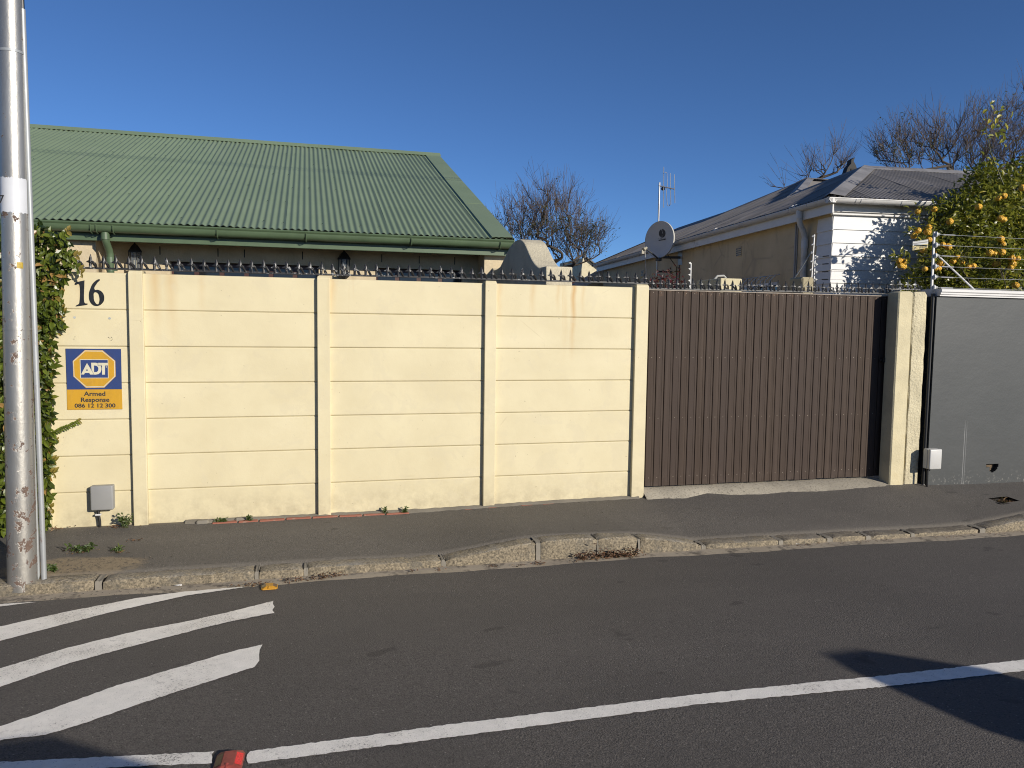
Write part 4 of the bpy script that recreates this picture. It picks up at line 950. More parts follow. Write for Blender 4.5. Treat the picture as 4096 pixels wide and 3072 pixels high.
# ------------------------------------------------------------------ scalloped yard wall
SX = 2.30
prof = [(9.75, 2.45), (9.62, 2.407), (9.45, 2.41), (9.29, 2.428), (9.17, 2.478), (9.05, 2.53), (8.93, 2.585), (8.82, 2.627), (8.74, 2.648), (8.65, 2.663), (8.56, 2.671), (8.46, 2.674), (8.37, 2.668), (8.30, 2.649), (8.23, 2.624), (8.17, 2.592), (8.09, 2.54), (8.01, 2.484), (7.94, 2.436), (7.87, 2.393), (7.77, 2.345), (7.68, 2.314), (7.60, 2.294), (7.56, 2.290)]
pts = prof+[(7.56, -.05), (9.75, -.05)]
sw = thing('scalloped_wall', 'cream yard wall with a humped curved top ending in a square pier', 'wall', (SX+.13, 8.5, 0))
MB().prism(pts[::-1], (SX, 0, 0), (0, 1, 0), (0, 0, 1), (.255, 0, 0)).build('wall', scal_m, sw, bevel=.012, seg=2)
MB().box(SX-.012, SX+.268, 7.33, 7.57, -.05, 2.297).build('pier', scal_m, sw, bevel=.012, seg=2)

# ------------------------------------------------------------------ neighbour house
a_ = math.radians(5.7); U = V((math.cos(a_), -math.sin(a_), 0)); W_ = V((math.sin(a_), math.cos(a_), 0)); Z = V((0, 0, 1)); C0 = V((7.237, 9.6, 3.60))
def N(u, w, z): return C0+U*u+W_*w+Z*(z-C0.z)
nh = thing('bungalow', 'white boarded bungalow with weathered grey hipped roof beyond the gate', 'house', N(2, 5, 0))
u0 = .26; v0 = .30
FW = 8.5
g = MB(); g.obox(N(u0, v0, -.1), U*.22, W_*12.3, Z*3.62); g.build('wall', sidew, nh)
g = MB(); g.obox(N(u0+.221, v0+.03, -.1), U*(FW-.3), W_*.2, Z*3.6); g.obox(N(u0+.221, 12.2, -.1), U*(FW-.3), W_*.2, Z*3.6); g.obox(N(FW, v0+.231, -.1), U*.2, W_*11.7, Z*3.6); g.build('wall', sidew, nh)
# weatherboards: front run and a short return on the side
zt = 3.43; ex = .2
def wb(o, d, L_, out, z1, h=.206, name='weatherboard'):
    # board profile leaning out at its lower edge
    P = [(.004, 0), (.026, 0), (.026, .004), (.008, h), (.004, h)]
    MB().prism(P, o+Z*(z1-h-o.z), out, Z, d*L_).build(name, boards, nh)
kz_ = [onP(3250+338/4.148, 900+y/4.148, N(0, v0, 0), W_).z for y in (65, 292, 510, 737, 955)]
dz_ = (kz_[0]-kz_[4])/4; zb = kz_[0]+dz_
while zb > .3:
    wb(N(u0-.022, v0-.001, 0), U, FW-.4, -W_, zb, dz_+.006); zb -= dz_
zb = kz_[0]+dz_-.0
while zb > .3:
    wb(N(u0-.001, v0-.022, 0), W_, .42, -U, zb-.01, dz_+.006); zb -= dz_
g = MB(); g.obox(N(u0-.03, v0-.02, kz_[0]+dz_-.002), U*(FW-.4), W_*.05, Z*(3.45-kz_[0]-dz_)); g.build('frieze_board', boards, nh, bevel=.003)
g = MB(); g.obox(N(u0-.055, v0-.06, 3.395), U*(FW-.4), W_*.05, Z*.03); g.build('frieze_moulding', white, nh, bevel=.006)
# fascia and soffit
MB().obox(N(.126, .235, 3.44), U*(FW), W_*.025, Z*.16).build('fascia', white, nh, bevel=.003)
MB().obox(N(.10, .08, 3.395), U*.025, W_*12.75, Z*.205).build('fascia', white, nh, bevel=.003)
MB().obox(N(.0, .06, 3.585), U*(FW), W_*.2, Z*.012).build('soffit', white, nh)
MB().obox(N(.126, .38, 3.43), U*.2, W_*12.2, Z*.012).build('soffit', white, nh)
# half round gutters
def gutter(o, d, L_, out, name='gutter'):
    P = []; r = .064
    for i in range(9): a = math.pi*i/8; P.append((r*math.cos(a), -r*math.sin(a)))
    P = [(r+.006, .006), (r+.006, -.004)]+P+[(-r-.0, .006), (-r+.006, .006)]
    for i in range(9): a = math.pi*(8-i)/8; P.append(((r-.006)*math.cos(a), -(r-.006)*math.sin(a)+.002))
    n = len(P); O = [o+out*x+Z*z for x, z in P]; Q = [p+d*L_ for p in O]
    return MB().add(O+Q, [tuple(range(n)), tuple(range(n, 2*n))[::-1]]+[(i, n+i, n+(i+1) % n, (i+1) % n) for i in range(n)]).build(name, pvc, nh, smooth=True)
gf = gutter(N(-.005, .060, 3.595), U, FW, -W_); gs = gutter(N(.060, .0, 3.593), W_, 12.85, -U)
MB().tube([N(.06, .06, 3.600), N(.06, .06, 3.53)], .066, 16).build('gutter_corner', pvc, gf, smooth=True)
def gbr(p, d, out, par):
    pts = [p+out*(.064*math.cos(t))-Z*(.064*math.sin(t)) for t in [math.pi*i/8 for i in range(9)]]
    g = MB(); g.tube(pts, .0075, 6); g.obox(pts[-1]-out*.07-d*.012-Z*.01, out*.07, d*.024, Z*.012); g.build('gutter_bracket', pvc, par, smooth=True)
for w in (.62, 1.15, 1.9, 2.75, 3.55, 4.6, 5.6, 6.6, 7.7, 8.8, 10, 11.2, 12.3): gbr(N(.06, w, 3.593), W_, -U, gs)
for u in (.42, .50, 1.15, 2.0, 3.0): gbr(N(u, .06, 3.595), U, -W_, gf)
for w in (.98, 1.08, 3.95, 7.0, 10.4):
    MB().tube([N(.06, w, 3.590), N(.06, w+.05, 3.590)], .062, 14).build('gutter_union', pvc, gs, smooth=True)
# downpipe with swan neck
dw = onP(3205, 905, N(.1, 0, 0), U); dwv = (dw-C0).dot(W_)
g = MB(); g.tube([N(.06, dwv, 3.58), N(.06, dwv, 3.42), N(.09, dwv+.02, 3.34), N(.17, dwv+.05, 3.23), N(.20, dwv+.06, 3.15), N(.205, dwv+.06, .1)], .044, 16); g.build('downpipe', pvc, nh, smooth=True)
g = MB(); g.tube([N(.06, dwv, 3.53), N(.06, dwv, 3.42)], .053, 16); g.tube([N(.205, dwv+.06, 3.12), N(.205, dwv+.06, 2.98)], .052, 16); g.build('pipe_collar', pvc, nh, smooth=True)
g = MB(); cw_ = dwv+.42; g.tube([N(u0-.012, cw_, 3.40), N(u0-.012, cw_, .4)], .014, 8); g.tube([N(u0-.012, cw_-.05, 3.40), N(u0-.012, cw_-.05, .4)], .010, 8); g.build('conduit', simple('grey_conduit', (.42, .42, .42), .5), nh, smooth=True)
# roof
TP = 1.0/2.16; TF = 1.0/2.49
ap = (2.16, 2.49); s_left = (U+Z*TP).normalized(); s_front = (W_+Z*TF).normalized(); kl = math.sqrt(1+TP*TP); kf = math.sqrt(1+TF*TF)
ul = [(0, 0), (2.49, 2.16), (3.72, 1.52), (6.87, 3.60), (8.2, 2.16), (11.3, 2.10), (12.7, 1.15), (12.95, 0)]
vf = [(0, 0), (2.16, 2.49), (4.4, 2.46), (6.2, 2.40), (8.6, 0)]
RB = 3.605
under = MB()
under.add([N(0, 0, RB-.03), N(0, 12.9, RB-.03), N(2.1, 11.3, RB-.03+2.1*TP), N(2.1, 8.2, RB-.03+2.1*TP), N(3.55, 6.87, RB-.03+3.55*TP), N(1.5, 3.72, RB-.03+1.5*TP), N(2.12, 2.49, RB-.03+2.12*TP)], [(0, 6, 5, 4, 3, 2, 1)])
under.add([N(0, 0, RB-.03), N(8.6, 0, RB-.03), N(6.2, 2.40, RB-.03+2.40*TF), N(2.16, 2.45, RB-.03+2.45*TF)], [(0, 1, 2, 3)])
# back slopes (unseen from the street) close the roof
under.add([N(2.16, 2.49, RB+.97), N(6.2, 2.42, RB+.94), N(6.2, 3.9, RB+.45), N(1.53, 3.75, RB+.66)], [(0, 1, 2, 3)])
under.add([N(3.60, 6.87, RB+1.64), N(7.6, 7.0, RB+1.55), N(7.6, 3.9, RB+.45), N(1.53, 3.72, RB+.68)], [(0, 1, 2, 3)])
under.add([N(3.60, 6.87, RB+1.64), N(7.6, 7.0, RB+1.55), N(8.6, 12.9, RB), N(2.1, 11.3, RB+.95), N(2.1, 8.2, RB+.95)], [(0, 1, 2, 3, 4)])
under.add([N(2.1, 11.3, RB+.95), N(8.6, 12.9, RB), N(0, 12.9, RB)], [(0, 1, 2)]); under.add([N(6.2, 2.4, RB+.93), N(8.6, 0, RB), N(8.6, 12.9, RB), N(7.6, 7, RB+1.55), N(7.6, 3.9, RB+.45), N(6.2, 3.9, RB+.45)], [(0, 1, 2, 3, 4, 5)])
nroof = under.build('roof', grey_roof, nh, fix=False)
corrugated('roof_sheet', N(0, 0, RB), W_, s_left, .02, 12.9, lambda s: (.0, max(.01, interp(ul, s)*kl-.02)), grey_roof, nroof, seg=6, amp=.0135)
corrugated('roof_sheet', N(0, 0, RB), U, s_front, .02, 8.5, lambda s: (.0, max(.01, interp(vf, s)*kf-.02)), grey_roof, nroof, seg=6, amp=.0135)
def flash(a, b, w1, w2, name, h=.016, mt=None):
    a, b = V(a), V(b); MB().add([a+V(w1)+Z*h, a+Z*(h+.028), a+V(w2)+Z*h, b+V(w1)+Z*h, b+Z*(h+.028), b+V(w2)+Z*h], [(0, 1, 4, 3), (1, 2, 5, 4)]).build(name, mt or grey_roof, nroof, solid=.003)
pale_roof = simple('pale_flashing', (.34, .33, .325), .55, .1, var=.25, vs=3, dirt=((.15, .10, .075), 4, .63))
hip_a = N(-.0, -.0, RB); hip_b = N(ap[0], ap[1], RB+1.0)
hd = (hip_b-hip_a).normalized()
flash(hip_a, hip_b, s_front.cross(V((0, 0, 0)))+U*.24-W_*.0+Z*(.0), -U*.0+W_*.16+Z*0, 'hip_flashing', .02, pale_roof)
flash(hip_b, N(6.2, 2.4, RB+.975), -s_front*.16, W_*.16-Z*.07, 'ridge_cap', .012, pale_roof)
flash(hip_b, N(1.53, 3.73, RB+.70), -U*.18-Z*.083, U*.05+W_*.12-Z*.04, 'ridge_cap', .014)
flash(N(3.60, 6.87, RB+1.66), N(1.55, 3.75, RB+.715), -U*.17-Z*.08, U*.16+Z*.01, 'hip_flashing', .016, pale_roof)
flash(N(3.60, 6.87, RB+1.66), N(2.16, 8.2, RB+1.0), -U*.16-Z*.074, U*.08+W_*.1-Z*.05, 'ridge_cap', .014)
flash(N(2.16, 8.2, RB+1.0), N(2.10, 11.3, RB+.975), -U*.16-Z*.074, U*.16-Z*.074, 'ridge_cap', .014)
flash(N(3.60, 6.87, RB+1.66), N(7.6, 7.0, RB+1.6), -W_*.16-Z*.02, W_*.16-Z*.05, 'ridge_cap', .012, pale_roof)
flash(N(2.10, 11.3, RB+.975), N(0, 12.9, RB), -U*.16-Z*.05, W_*.16-Z*.06, 'hip_flashing', .014)
# lean-to bargeboard at the far end
e0 = onP(1900+1030/2.011, 550+1050/2.011, N(0, 13.0, 0), W_); e1 = onP(1900+800/2.011, 550+1175/2.011, N(0, 13.0, 0), W_)
dd_ = e1-e0; MB().obox(e0-dd_*.15-Z*.28, dd_*1.6, W_*.04, Z*.30).build('bargeboard', white, nh)
ea, eb = e0-dd_*.15-Z*.2, e0+dd_*1.45-Z*.2
MB().add([V((p.x, p.y, z_)) + W_*q for q in (.05, .25) for p, z_ in ((ea, ea.z), (eb, eb.z), (eb, -.1), (ea, -.1))], [(0, 1, 2, 3), (7, 6, 5, 4), (0, 4, 5, 1), (1, 5, 6, 2), (2, 6, 7, 3), (3, 7, 4, 0)]).build('lean_to_wall', sidew, nh)
# air bricks
for (px, py) in ((2956, 1007), (2571, 1093)):
    p = onP(px, py, N(u0, 0, 0), U); q = (p-C0).dot(W_)
    ab = MB().obox(N(u0-.012, q-.115, p.z-.09), U*.014, W_*.23, Z*.18).build('air_brick', sidew, nh, bevel=.004)
    g = MB()
    for i in range(4):
        for j in range(4): g.obox(N(u0-.0135, q-.095+.05*i, p.z-.075+.039*j), U*.01, W_*.035, Z*.026)
    g.build('air_holes', dark, ab)
# side window with bulging burglar bars
wl = (onP(2975, 1150, N(u0, 0, 0), U)-C0).dot(W_); wr = (onP(3115, 1120, N(u0, 0, 0), U)-C0).dot(W_)
wd = MB().obox(N(u0-.004, wr, 1.4), U*.02, W_*(wl-wr), Z*1.10).build('window', white, nh)
for i in range(3): MB().obox(N(u0-.008, wr+.04+(wl-wr-.04)*i/3, 1.45), U*.01, W_*((wl-wr-.04)/3-.04), Z*1.0).build('pane', glass, wd)
for i in range(9):
    w = lerp(wr-.02, wl+.02, i/8)
    MB().tube([N(u0-.004, w, 2.62), N(u0-.07, w, 2.61), N(u0-.16, w, 2.53), N(u0-.20, w, 2.40), N(u0-.20, w, 1.5), N(u0-.01, w, 1.42)], .009, 6).build('burglar_bar', white, wd, smooth=True)
MB().obox(N(u0-.215, wr-.05, 2.44), U*.012, W_*(wl-wr+.1), Z*.03).build('burglar_rail', white, wd)
# chimney cowl on the roof
def onW(px, py, w): return onP(px, py, N(0, w, 0), W_)
fc = lambda x, y: onW(3340+x/12.289, 600+y/12.289, 3.4)
out = [fc(*p) for p in ((420, 1230), (530, 890), (690, 700), (705, 510), (880, 395), (810, 580), (905, 760), (960, 900), (930, 1060), (900, 1260))]
cv = sum(out, V())/len(out); nn = len(out)
cowl = MB().add([p-W_*.07 for p in out]+[p+W_*.07 for p in out], [tuple(range(nn)), tuple(range(nn, 2*nn))[::-1]]+[(i, nn+i, nn+(i+1) % nn, (i+1) % nn) for i in range(nn)])
cowl.tube([cv-Z*.7, cv-Z*.05], .09, 12)
tag(cowl.build('chimney_cowl', simple('soot_black_metal', (.004, .004, .004), .7)), 'black metal chimney cowl with a pointed fin on the grey roof', 'chimney cowl')

# ------------------------------------------------------------------ satellite dish and aerial on the side wall
bp = onP(2722, 1030, N(u0, 0, 0), U); bw_ = (bp-C0).dot(W_)
dt = thing('satellite_dish', 'grey satellite dish on a bent arm fixed to the beige side wall', 'satellite dish', bp)
DC = onP(2637, 958, N(u0-.62, 0, 0), U)                      # dish centre, held off the wall
view = (CAM-DC).normalized(); sidev = view.cross(Z).normalized()
dn = (view*.76+view.cross(Z).normalized()*.0+V((0, 0, .12)))-RT0*.62; dn.normalize()
dx = Z.cross(dn).normalized(); dy = dn.cross(dx)
sc = (onP(2637, 887, DC, V((0, 1, 0)))-onP(2637, 1030, DC, V((0, 1, 0)))).length/2
rx, ry = sc*.97, sc*1.03
def dp(r, a, h=0): return DC+dx*(rx*r*math.cos(a))+dy*(ry*r*math.sin(a))+dn*(.085*(r*r-1)+h)
n = 48; vs = [dp(0, 0)]+[dp(r, 2*math.pi*i/n) for r in (.25, .5, .75, 1) for i in range(n)]
fs = [(0, 1+i, 1+(i+1) % n) for i in range(n)]+[(1+k_*n+i, 1+(k_+1)*n+i, 1+(k_+1)*n+(i+1) % n, 1+k_*n+(i+1) % n) for k_ in range(3) for i in range(n)]
refl_ = MB().add(vs, fs).build('reflector', dish_m, dt, smooth='all')
rim = MB()
ring = [[dp(1, 2*math.pi*i/n), dp(1.005, 2*math.pi*i/n, .004), dp(1.012, 2*math.pi*i/n, -.035), dp(.985, 2*math.pi*i/n, -.035)] for i in range(n)]
rim.add([p for r_ in ring for p in r_], [(i*4+k_, ((i+1) % n)*4+k_, ((i+1) % n)*4+(k_+1) % 4, i*4+(k_+1) % 4) for i in range(n) for k_ in range(4)]); rim.build('rim', simple('pale_dish_rim', (.60, .59, .54), .5), dt, smooth=True)
# emblem: dark disc with a pale slash, dark bar with tick marks
def on_dish(u, v, h=.003): r2 = (u/rx)**2+(v/ry)**2; return DC+dx*u+dy*v+dn*(.085*(r2-1)+h)
em = simple('faded_emblem_ink', (.045, .047, .048), .6)
er = sc*.23; ec = (.06*sc, .36*sc)
MB().add([on_dish(ec[0]+er*math.cos(2*math.pi*i/24), ec[1]+er*1.05*math.sin(2*math.pi*i/24)) for i in range(24)], [tuple(range(24))]).build('emblem', em, refl_)
MB().add([on_dish(ec[0]+x*er, ec[1]+y*er, .005) for x, y in ((-.25, 1.1), (-.02, 1.08), (.28, -.55), (.12, -.6), (.0, .2), (-.05, -1.1), (-.16, -1.1), (-.12, -.6), (-.55, -.72), (-.2, -.1), (-.1, .5))], [tuple(range(11))]).build('emblem_bird', dish_m, refl_)
MB().add([on_dish(ec[0]+x*er, ec[1]+y*er, .004) for x, y in ((-1.05, -1.75), (1.05, -1.62), (1.05, -1.38), (-1.05, -1.5))], [(0, 1, 2, 3)]).build('emblem_bar', em, refl_)
g = MB()
for i in range(6):
    x = -1+.4*i; g.add([on_dish(ec[0]+(x+a)*er, ec[1]+b*er, .004) for a, b in ((-.07, -1.33), (.07, -1.32), (.06, -1.12), (-.06, -1.13))], [(0, 1, 2, 3)])
stuff(g.build('emblem_marks', em, refl_))
# feed arm and head
ft_ = dp(1.02, -math.pi/2, -.02); hp = onP(2581, 994, DC+dn*.45, V((0, 1, 0)))
g = MB(); g.tube([ft_-dy*.02, ft_.lerp(hp, .5), hp], .017, 8); g.obox(ft_-dx*.05-dy*.06-dn*.04, dx*.1, dy*.07, dn*.09); g.build('feed_arm', bracket, dt, smooth=True)
hd_ = (DC-hp).normalized(); g = MB(); g.lathe([(.038, 0), (.042, .03), (.042, .05), (.026, .06), (.026, .12)], hp-hd_*.07, hd_, 14); g.obox(hp-hd_*.06-V((.04, 0, .09)), V((.06, 0, 0)), V((0, .05, 0)), V((0, 0, .08))); g.build('receiver_head', simple('aged_cream_plastic', (.42, .39, .30), .5), dt, smooth=True)
arm = [bp+U*.0, N(u0-.25, bw_, bp.z-.005), N(u0-.48, bw_+.05, bp.z+.0), DC-dn*.16-Z*sc*.70, DC-dn*.13-Z*sc*.25]
g = MB(); g.tube(arm, .028, 12); g.build('wall_arm', bracket, dt, smooth=True)
g = MB(); g.obox(N(u0-.012, bw_-.12, bp.z-.17), U*.012, W_*.24, Z*.34); g.build('wall_plate', galv, dt)
g = MB(); g.tube([DC-dn*.10, N(u0-.30, bw_+.10, bp.z+.10), N(u0-.03, bw_+.16, bp.z-.2), N(u0-.02, bw_+.15, bp.z-.6)], .010, 6); g.tube([N(u0-.012, bw_+.02, bp.z-.17), N(u0-.012, bw_+.02, 1.6)], .010, 6); g.build('cable', dark, dt, smooth=True)
g = MB(); q0 = hp-V((0, 0, .05)); g.tube([q0, q0+V((.03, .05, -.25)), q0+V((.12, .15, -.55)), q0+V((.28, .35, -.95))], .006, 5); g.build('loose_wire', white, dt, smooth=True)
# aerial on a mast behind the dish
AB = onP(2642, 885, N(u0-.30, 0, 0), U); aw = (AB-C0).dot(W_)
pa = lambda x, y: onP(2300+x/3.318, 700+y/3.318, AB, V((0, 1, 0)))
at_ = thing('tv_aerial', 'aluminium aerial of upright rods on a mast above the grey dish', 'aerial', AB-Z*1.2)
top_ = pa(1122, 100)
MB().tube([V((top_.x, AB.y, 2.9)), V((top_.x, AB.y, top_.z))], .020, 10).build('mast', alu, at_, smooth=True)
MB().tube([V((top_.x, AB.y, 3.0)), N(u0, aw, 3.0)], .02, 8).build('mast_bracket', bracket, at_)
b0 = pa(1118, 142); b1 = pa(1255, 212); b1 = b1+V((0, -.25, 0))
MB().tube([b0-(b1-b0)*.05, b1], .013, 8).build('boom', alu, at_, smooth=True)
for (xa, ya, xb, yb, t) in ((1158, -100, 1156, 440, .30), (1216, -5, 1225, 410, .72), (1252, 20, 1260, 395, .99)):
    a = pa(xa, ya)+V((0, -.25*t, 0)); b = pa(xb, yb)+V((0, -.25*t, 0)); MB().tube([a, b], .0085, 6).build('rod', alu, at_, smooth=True)
lp = [(1160, -15), (1170, -22), (1186, -10), (1192, 150), (1178, 220), (1190, 400), (1203, 424), (1218, 420), (1226, 400)]
MB().tube([pa(*p)+V((0, -.13, 0)) for p in lp], .0075, 6).build('folded_rod', alu, at_, smooth=True)
MB().lathe([(.02, 0), (.045, .02), (.045, .06), (.02, .08)], pa(1168, 205), (0, 0, 1), 10).build('aerial_box', bracket, at_, smooth=True)

# ------------------------------------------------------------------ cream block pier, small fence stand, dividing pillar with electric fence posts
q0 = onY(2883, 1112, 8.35); q1 = onY(2969, 1115, 8.35)
g = MB(); g.box(q0.x, q1.x, 8.35, 8.95, -.05, q0.z); tag(g.build('block_pier', pillar_m, bevel=.012, seg=2), 'cream painted block pier standing behind the brown gate', 'pier')
dwl = MB().box(q0.x+.05, q1.x-.05, 8.951, 16.0, -.05, q0.z-.42).build('dividing_wall', sidew); tag(dwl, 'low beige dividing wall running back from the cream block pier', 'wall')
g = MB(); g.tube([onY(2837, 1170, 8.6), onY(2858, 1117, 8.6), onY(2870, 1104, 8.6), onY(2895, 1103, 8.6), onY(2903, 1112, 8.6)], .014, 8)
tag(g.build('loose_strap', simple('grey_strap', (.45, .45, .43), .5), smooth=True), 'pale strap looped over the cream block pier', 'strap')
def fence_post(t, base, top, n, out, arm, sz=1):
    base, top = V(base), V(top); d = (top-base).normalized(); s_ = d.cross(V((0, 1, 0))).normalized()
    MB().obox(base-s_*.010*sz-V((0, .008*sz, 0)), s_*.020*sz, V((0, .016*sz, 0)), top-base).build('post', white, t, bevel=.002)
    P = []
    for i in range(n):
        c = base.lerp(top, (i+.25)/(n-.5))+out*.018*sz
        MB().lathe([(.018*sz, -.014*sz), (.026*sz, .0), (.022*sz, .010*sz), (.012*sz, .016*sz), (.012*sz, .03*sz)], c, out, 14).build('insulator', boxwhite, t, smooth=True); P.append(c+out*.03*sz)
    return P
sp0 = onY(2762, 1150, 9.4); sp1 = onY(2764, 1052, 9.4)
t = thing('fence_stand', 'thin white electric fence stand against the beige side wall', 'fence post', V((sp0.x, 9.4, 1.8)))
MB().tube([V((sp0.x, 9.4, 1.3)), sp1], .010, 8).build('post', white, t)
for i in range(5):
    c = sp1.lerp(sp0, i/4.2)-V((.004, 0, .01)); MB().add([c+V((-.035, -.006, .012)), c+V((0, -.006, .025)), c+V((0, -.006, -.012)), c+V((-.035, .006, .012)), c+V((0, .006, .025)), c+V((0, .006, -.012))], [(0, 1, 2), (5, 4, 3), (0, 3, 4, 1), (1, 4, 5, 2), (2, 5, 3, 0)]).build('insulator', boxwhite, t)
# stub pillar with two posts
qa = onY(3203, 1112, 8.15); qb = onY(3252, 1118, 8.15)
g = MB(); g.box(qa.x+.02, qb.x+.02, 8.15, 8.42, -.05, qa.z+.015); tag(g.build('stub_pillar', m_rough('aged_cream_concrete', (.50, .43, .27), .6, 50, .008, blot=((.15, .13, .1), 8, .55, .15)), bevel=.02, seg=1), 'small weathered cream pillar carrying two white electric fence posts', 'pillar')
g = MB(); g.box(qa.x+.06, qa.x+.18, 8.43, 9.45, -.05, qa.z-.13); tag(g.build('yard_wall', sidew), 'short beige yard wall behind the weathered stub pillar', 'wall')
t1 = thing('electric_fence_post', 'taller of two white electric fence posts on the stub pillar, with a slanting stay', 'fence post', onY(3247, 1118, 8.30), 'white electric fence posts')
pa1 = fence_post(t1, onY(3246, 1122, 8.30), onY(3258, 938, 8.30), 6, V((-1, -.1, .05)).normalized(), 1, .75)
MB().tube([onY(3247, 1006, 8.30), onY(3166, 1132, 8.60)], .0075, 6).build('stay', galv, t1)
t2 = thing('electric_fence_post', 'shorter white electric fence post on the stub pillar strung towards the citrus tree', 'fence post', onY(3257, 1125, 8.22), 'white electric fence posts')
pa2 = fence_post(t2, onY(3256, 1126, 8.22), onY(3260, 1020, 8.22), 4, V((1, -.15, .0)).normalized(), 1, .8)
# street side post on the charcoal wall
t3 = thing('electric_fence_post', 'white electric fence post with six round insulators on the white coping', 'fence post', onY(3735, 1150, 6.80), 'white electric fence posts')
bt = onY(3727, 1155, 6.80); tp_ = onY(3737, 927, 6.80)
pb = fence_post(t3, V((bt.x, bt.y, 2.14)), tp_, 6, V((.86, -.5, 0)).normalized(), 1, 1.15)
MB().tube([onY(3746, 1017, 6.79), V((onY(3902, 1155, 6.85).x, 6.85, 2.15))], .0095, 8).build('stay', white, t3, smooth=True)
wires_ = thing('fence_wires', 'six thin steel electric fence wires strained above the charcoal wall', 'wires', (8, 6.79, 2.4))
for i, p in enumerate(pb):
    q = V((16, 6.80, p.z+.02)); k_ = p+V((.04, 0, -.002))
    MB().tube([p, k_+V((.12, 0, 0)), q], .0022, 5).build('wire', galv, wires_)
    MB().tube([k_, k_+V((.16, .002, 0))], .007, 6).build('strainer', alu, wires_, smooth=True)
w2 = thing('fence_wires', 'thin electric fence wires slanting from the stub pillar past the citrus tree', 'wires', (7, 7.5, 2.5))
for i, p in enumerate(pa2):
    q = pb[min(5, i+1)]+V((-.06, .02, .0)); k_ = p.lerp(q, .05)
    MB().tube([p, k_, p.lerp(q, .3)-V((0, 0, .012)), p.lerp(q, .6)-V((0, 0, .012)), q], .0018, 5).build('wire', galv, w2)
    MB().tube([k_, p.lerp(q, .11)], .007, 6).build('strainer', dark, w2, smooth=True)
# small warning plate hung on those wires
fw = lambda x, y: onY(3630+x/17.015, 940+y/17.015, 7.0)
ws = thing('warning_plate', 'small white and yellow electric fence warning plate hung on the wires', 'sign', fw(880, 670))
def wq(name, P, mt, k_): 
    p = [fw(*q)-V((0, .0012*k_, 0)) for q in P]; n = len(p); q2 = [v+V((0, .001, 0)) for v in p]
    MB().add(p+q2, [tuple(range(n)), tuple(range(n, 2*n))[::-1]]+[(i, n+i, n+(i+1) % n, (i+1) % n) for i in range(n)]).build(name, mt, ws)
wq('plate_top', [(365, 440), (1410, 290), (1405, 590), (355, 730)], simple('plate_white', (.50, .52, .52), .5), 0)
wq('plate_bottom', [(355, 730), (1405, 590), (1390, 870), (345, 1050)], simple('plate_yellow', (.52, .42, .14), .5), 0)
wq('plate_line', [(400, 560), (1380, 420), (1330, 500), (395, 620)], simple('plate_grey_ink', (.2, .2, .19), .6), 1)
wq('plate_line', [(420, 440), (1360, 310), (1360, 340), (420, 470)], bpy.data.materials['plate_grey_ink'], 1)
wq('hand_mark', [(400, 1010), (430, 930), (520, 840), (590, 850), (520, 950), (530, 975)], dark, 1)
wq('hand_mark', [(610, 780), (680, 720), (695, 745), (625, 800)], dark, 1); wq('hand_mark', [(615, 890), (645, 880), (675, 970), (650, 975)], dark, 1); wq('hand_mark', [(395, 790), (410, 770), (480, 800), (450, 815)], dark, 1)
text('www.icmfg.co.za', .0165, stext, fw(1065, 705)-V((0, .0015, 0)), fw(1380, 655)-fw(770, 752), (0, 0, 1), ws, 'lettering', .0005, .0002, sx=.8)
text('072 672 1755', .021, stext, fw(1060, 845)-V((0, .0015, 0)), fw(1380, 795)-fw(770, 885), (0, 0, 1), ws, 'lettering', .0005, .0004, sx=.85)

# ------------------------------------------------------------------ far roofs behind the middle tree
fb = thing('far_building', 'white gabled building with a dark roof glimpsed behind the bare tree', 'building', (12, 40, 0))
p0 = onY(2326, 1100, 40); p1 = onY(2346, 1018, 40); p2 = onY(2392, 1075, 40)
MB().prism([(p0.x, -.3), (p2.x, -.3), (p2.x, p2.z), (p1.x+.05, p1.z-.25), (p1.x-.2, p1.z-.2), (p0.x, p0.z+.3)], (0, 40, 0), (1, 0, 0), (0, 0, 1), (0, 4, 0)).build('wall', pillar_r, fb)
g = MB(); g.obox((p1.x-.02, 39.8, p1.z-.22), V((p2.x-p1.x+.1, 0, p2.z-p1.z+.22)), (0, 4.4, 0), (0, 0, .07)); g.lathe([(.16, -.2), (.12, .1), (.01, .42)], (p1.x-.05, 40.2, p1.z-.1), (0, 0, 1), 10); g.build('roof', bracket, fb)
r0 = onY(2232, 1060, 34); r1 = onY(2325, 1062, 34)
rb = thing('far_cottage', 'low cottage with a terracotta roof glimpsed behind the bare tree', 'building', (r0.x+1, 34, 0))
MB().box(r0.x-3, r1.x-.2, 34.3, 38, -.3, r0.z-.85).build('wall', plaster, rb)
MB().add([(r0.x-3.2, 34, r0.z-.9), (r1.x, 34, r0.z-.9), (r1.x, 36, r0.z), (r0.x-3.2, 36, r0.z), (r1.x, 38.2, r0.z-.9), (r0.x-3.2, 38.2, r0.z-.9)], [(0, 1, 2, 3), (3, 2, 4, 5)]).build('roof', tile_m, rb, solid=.1)

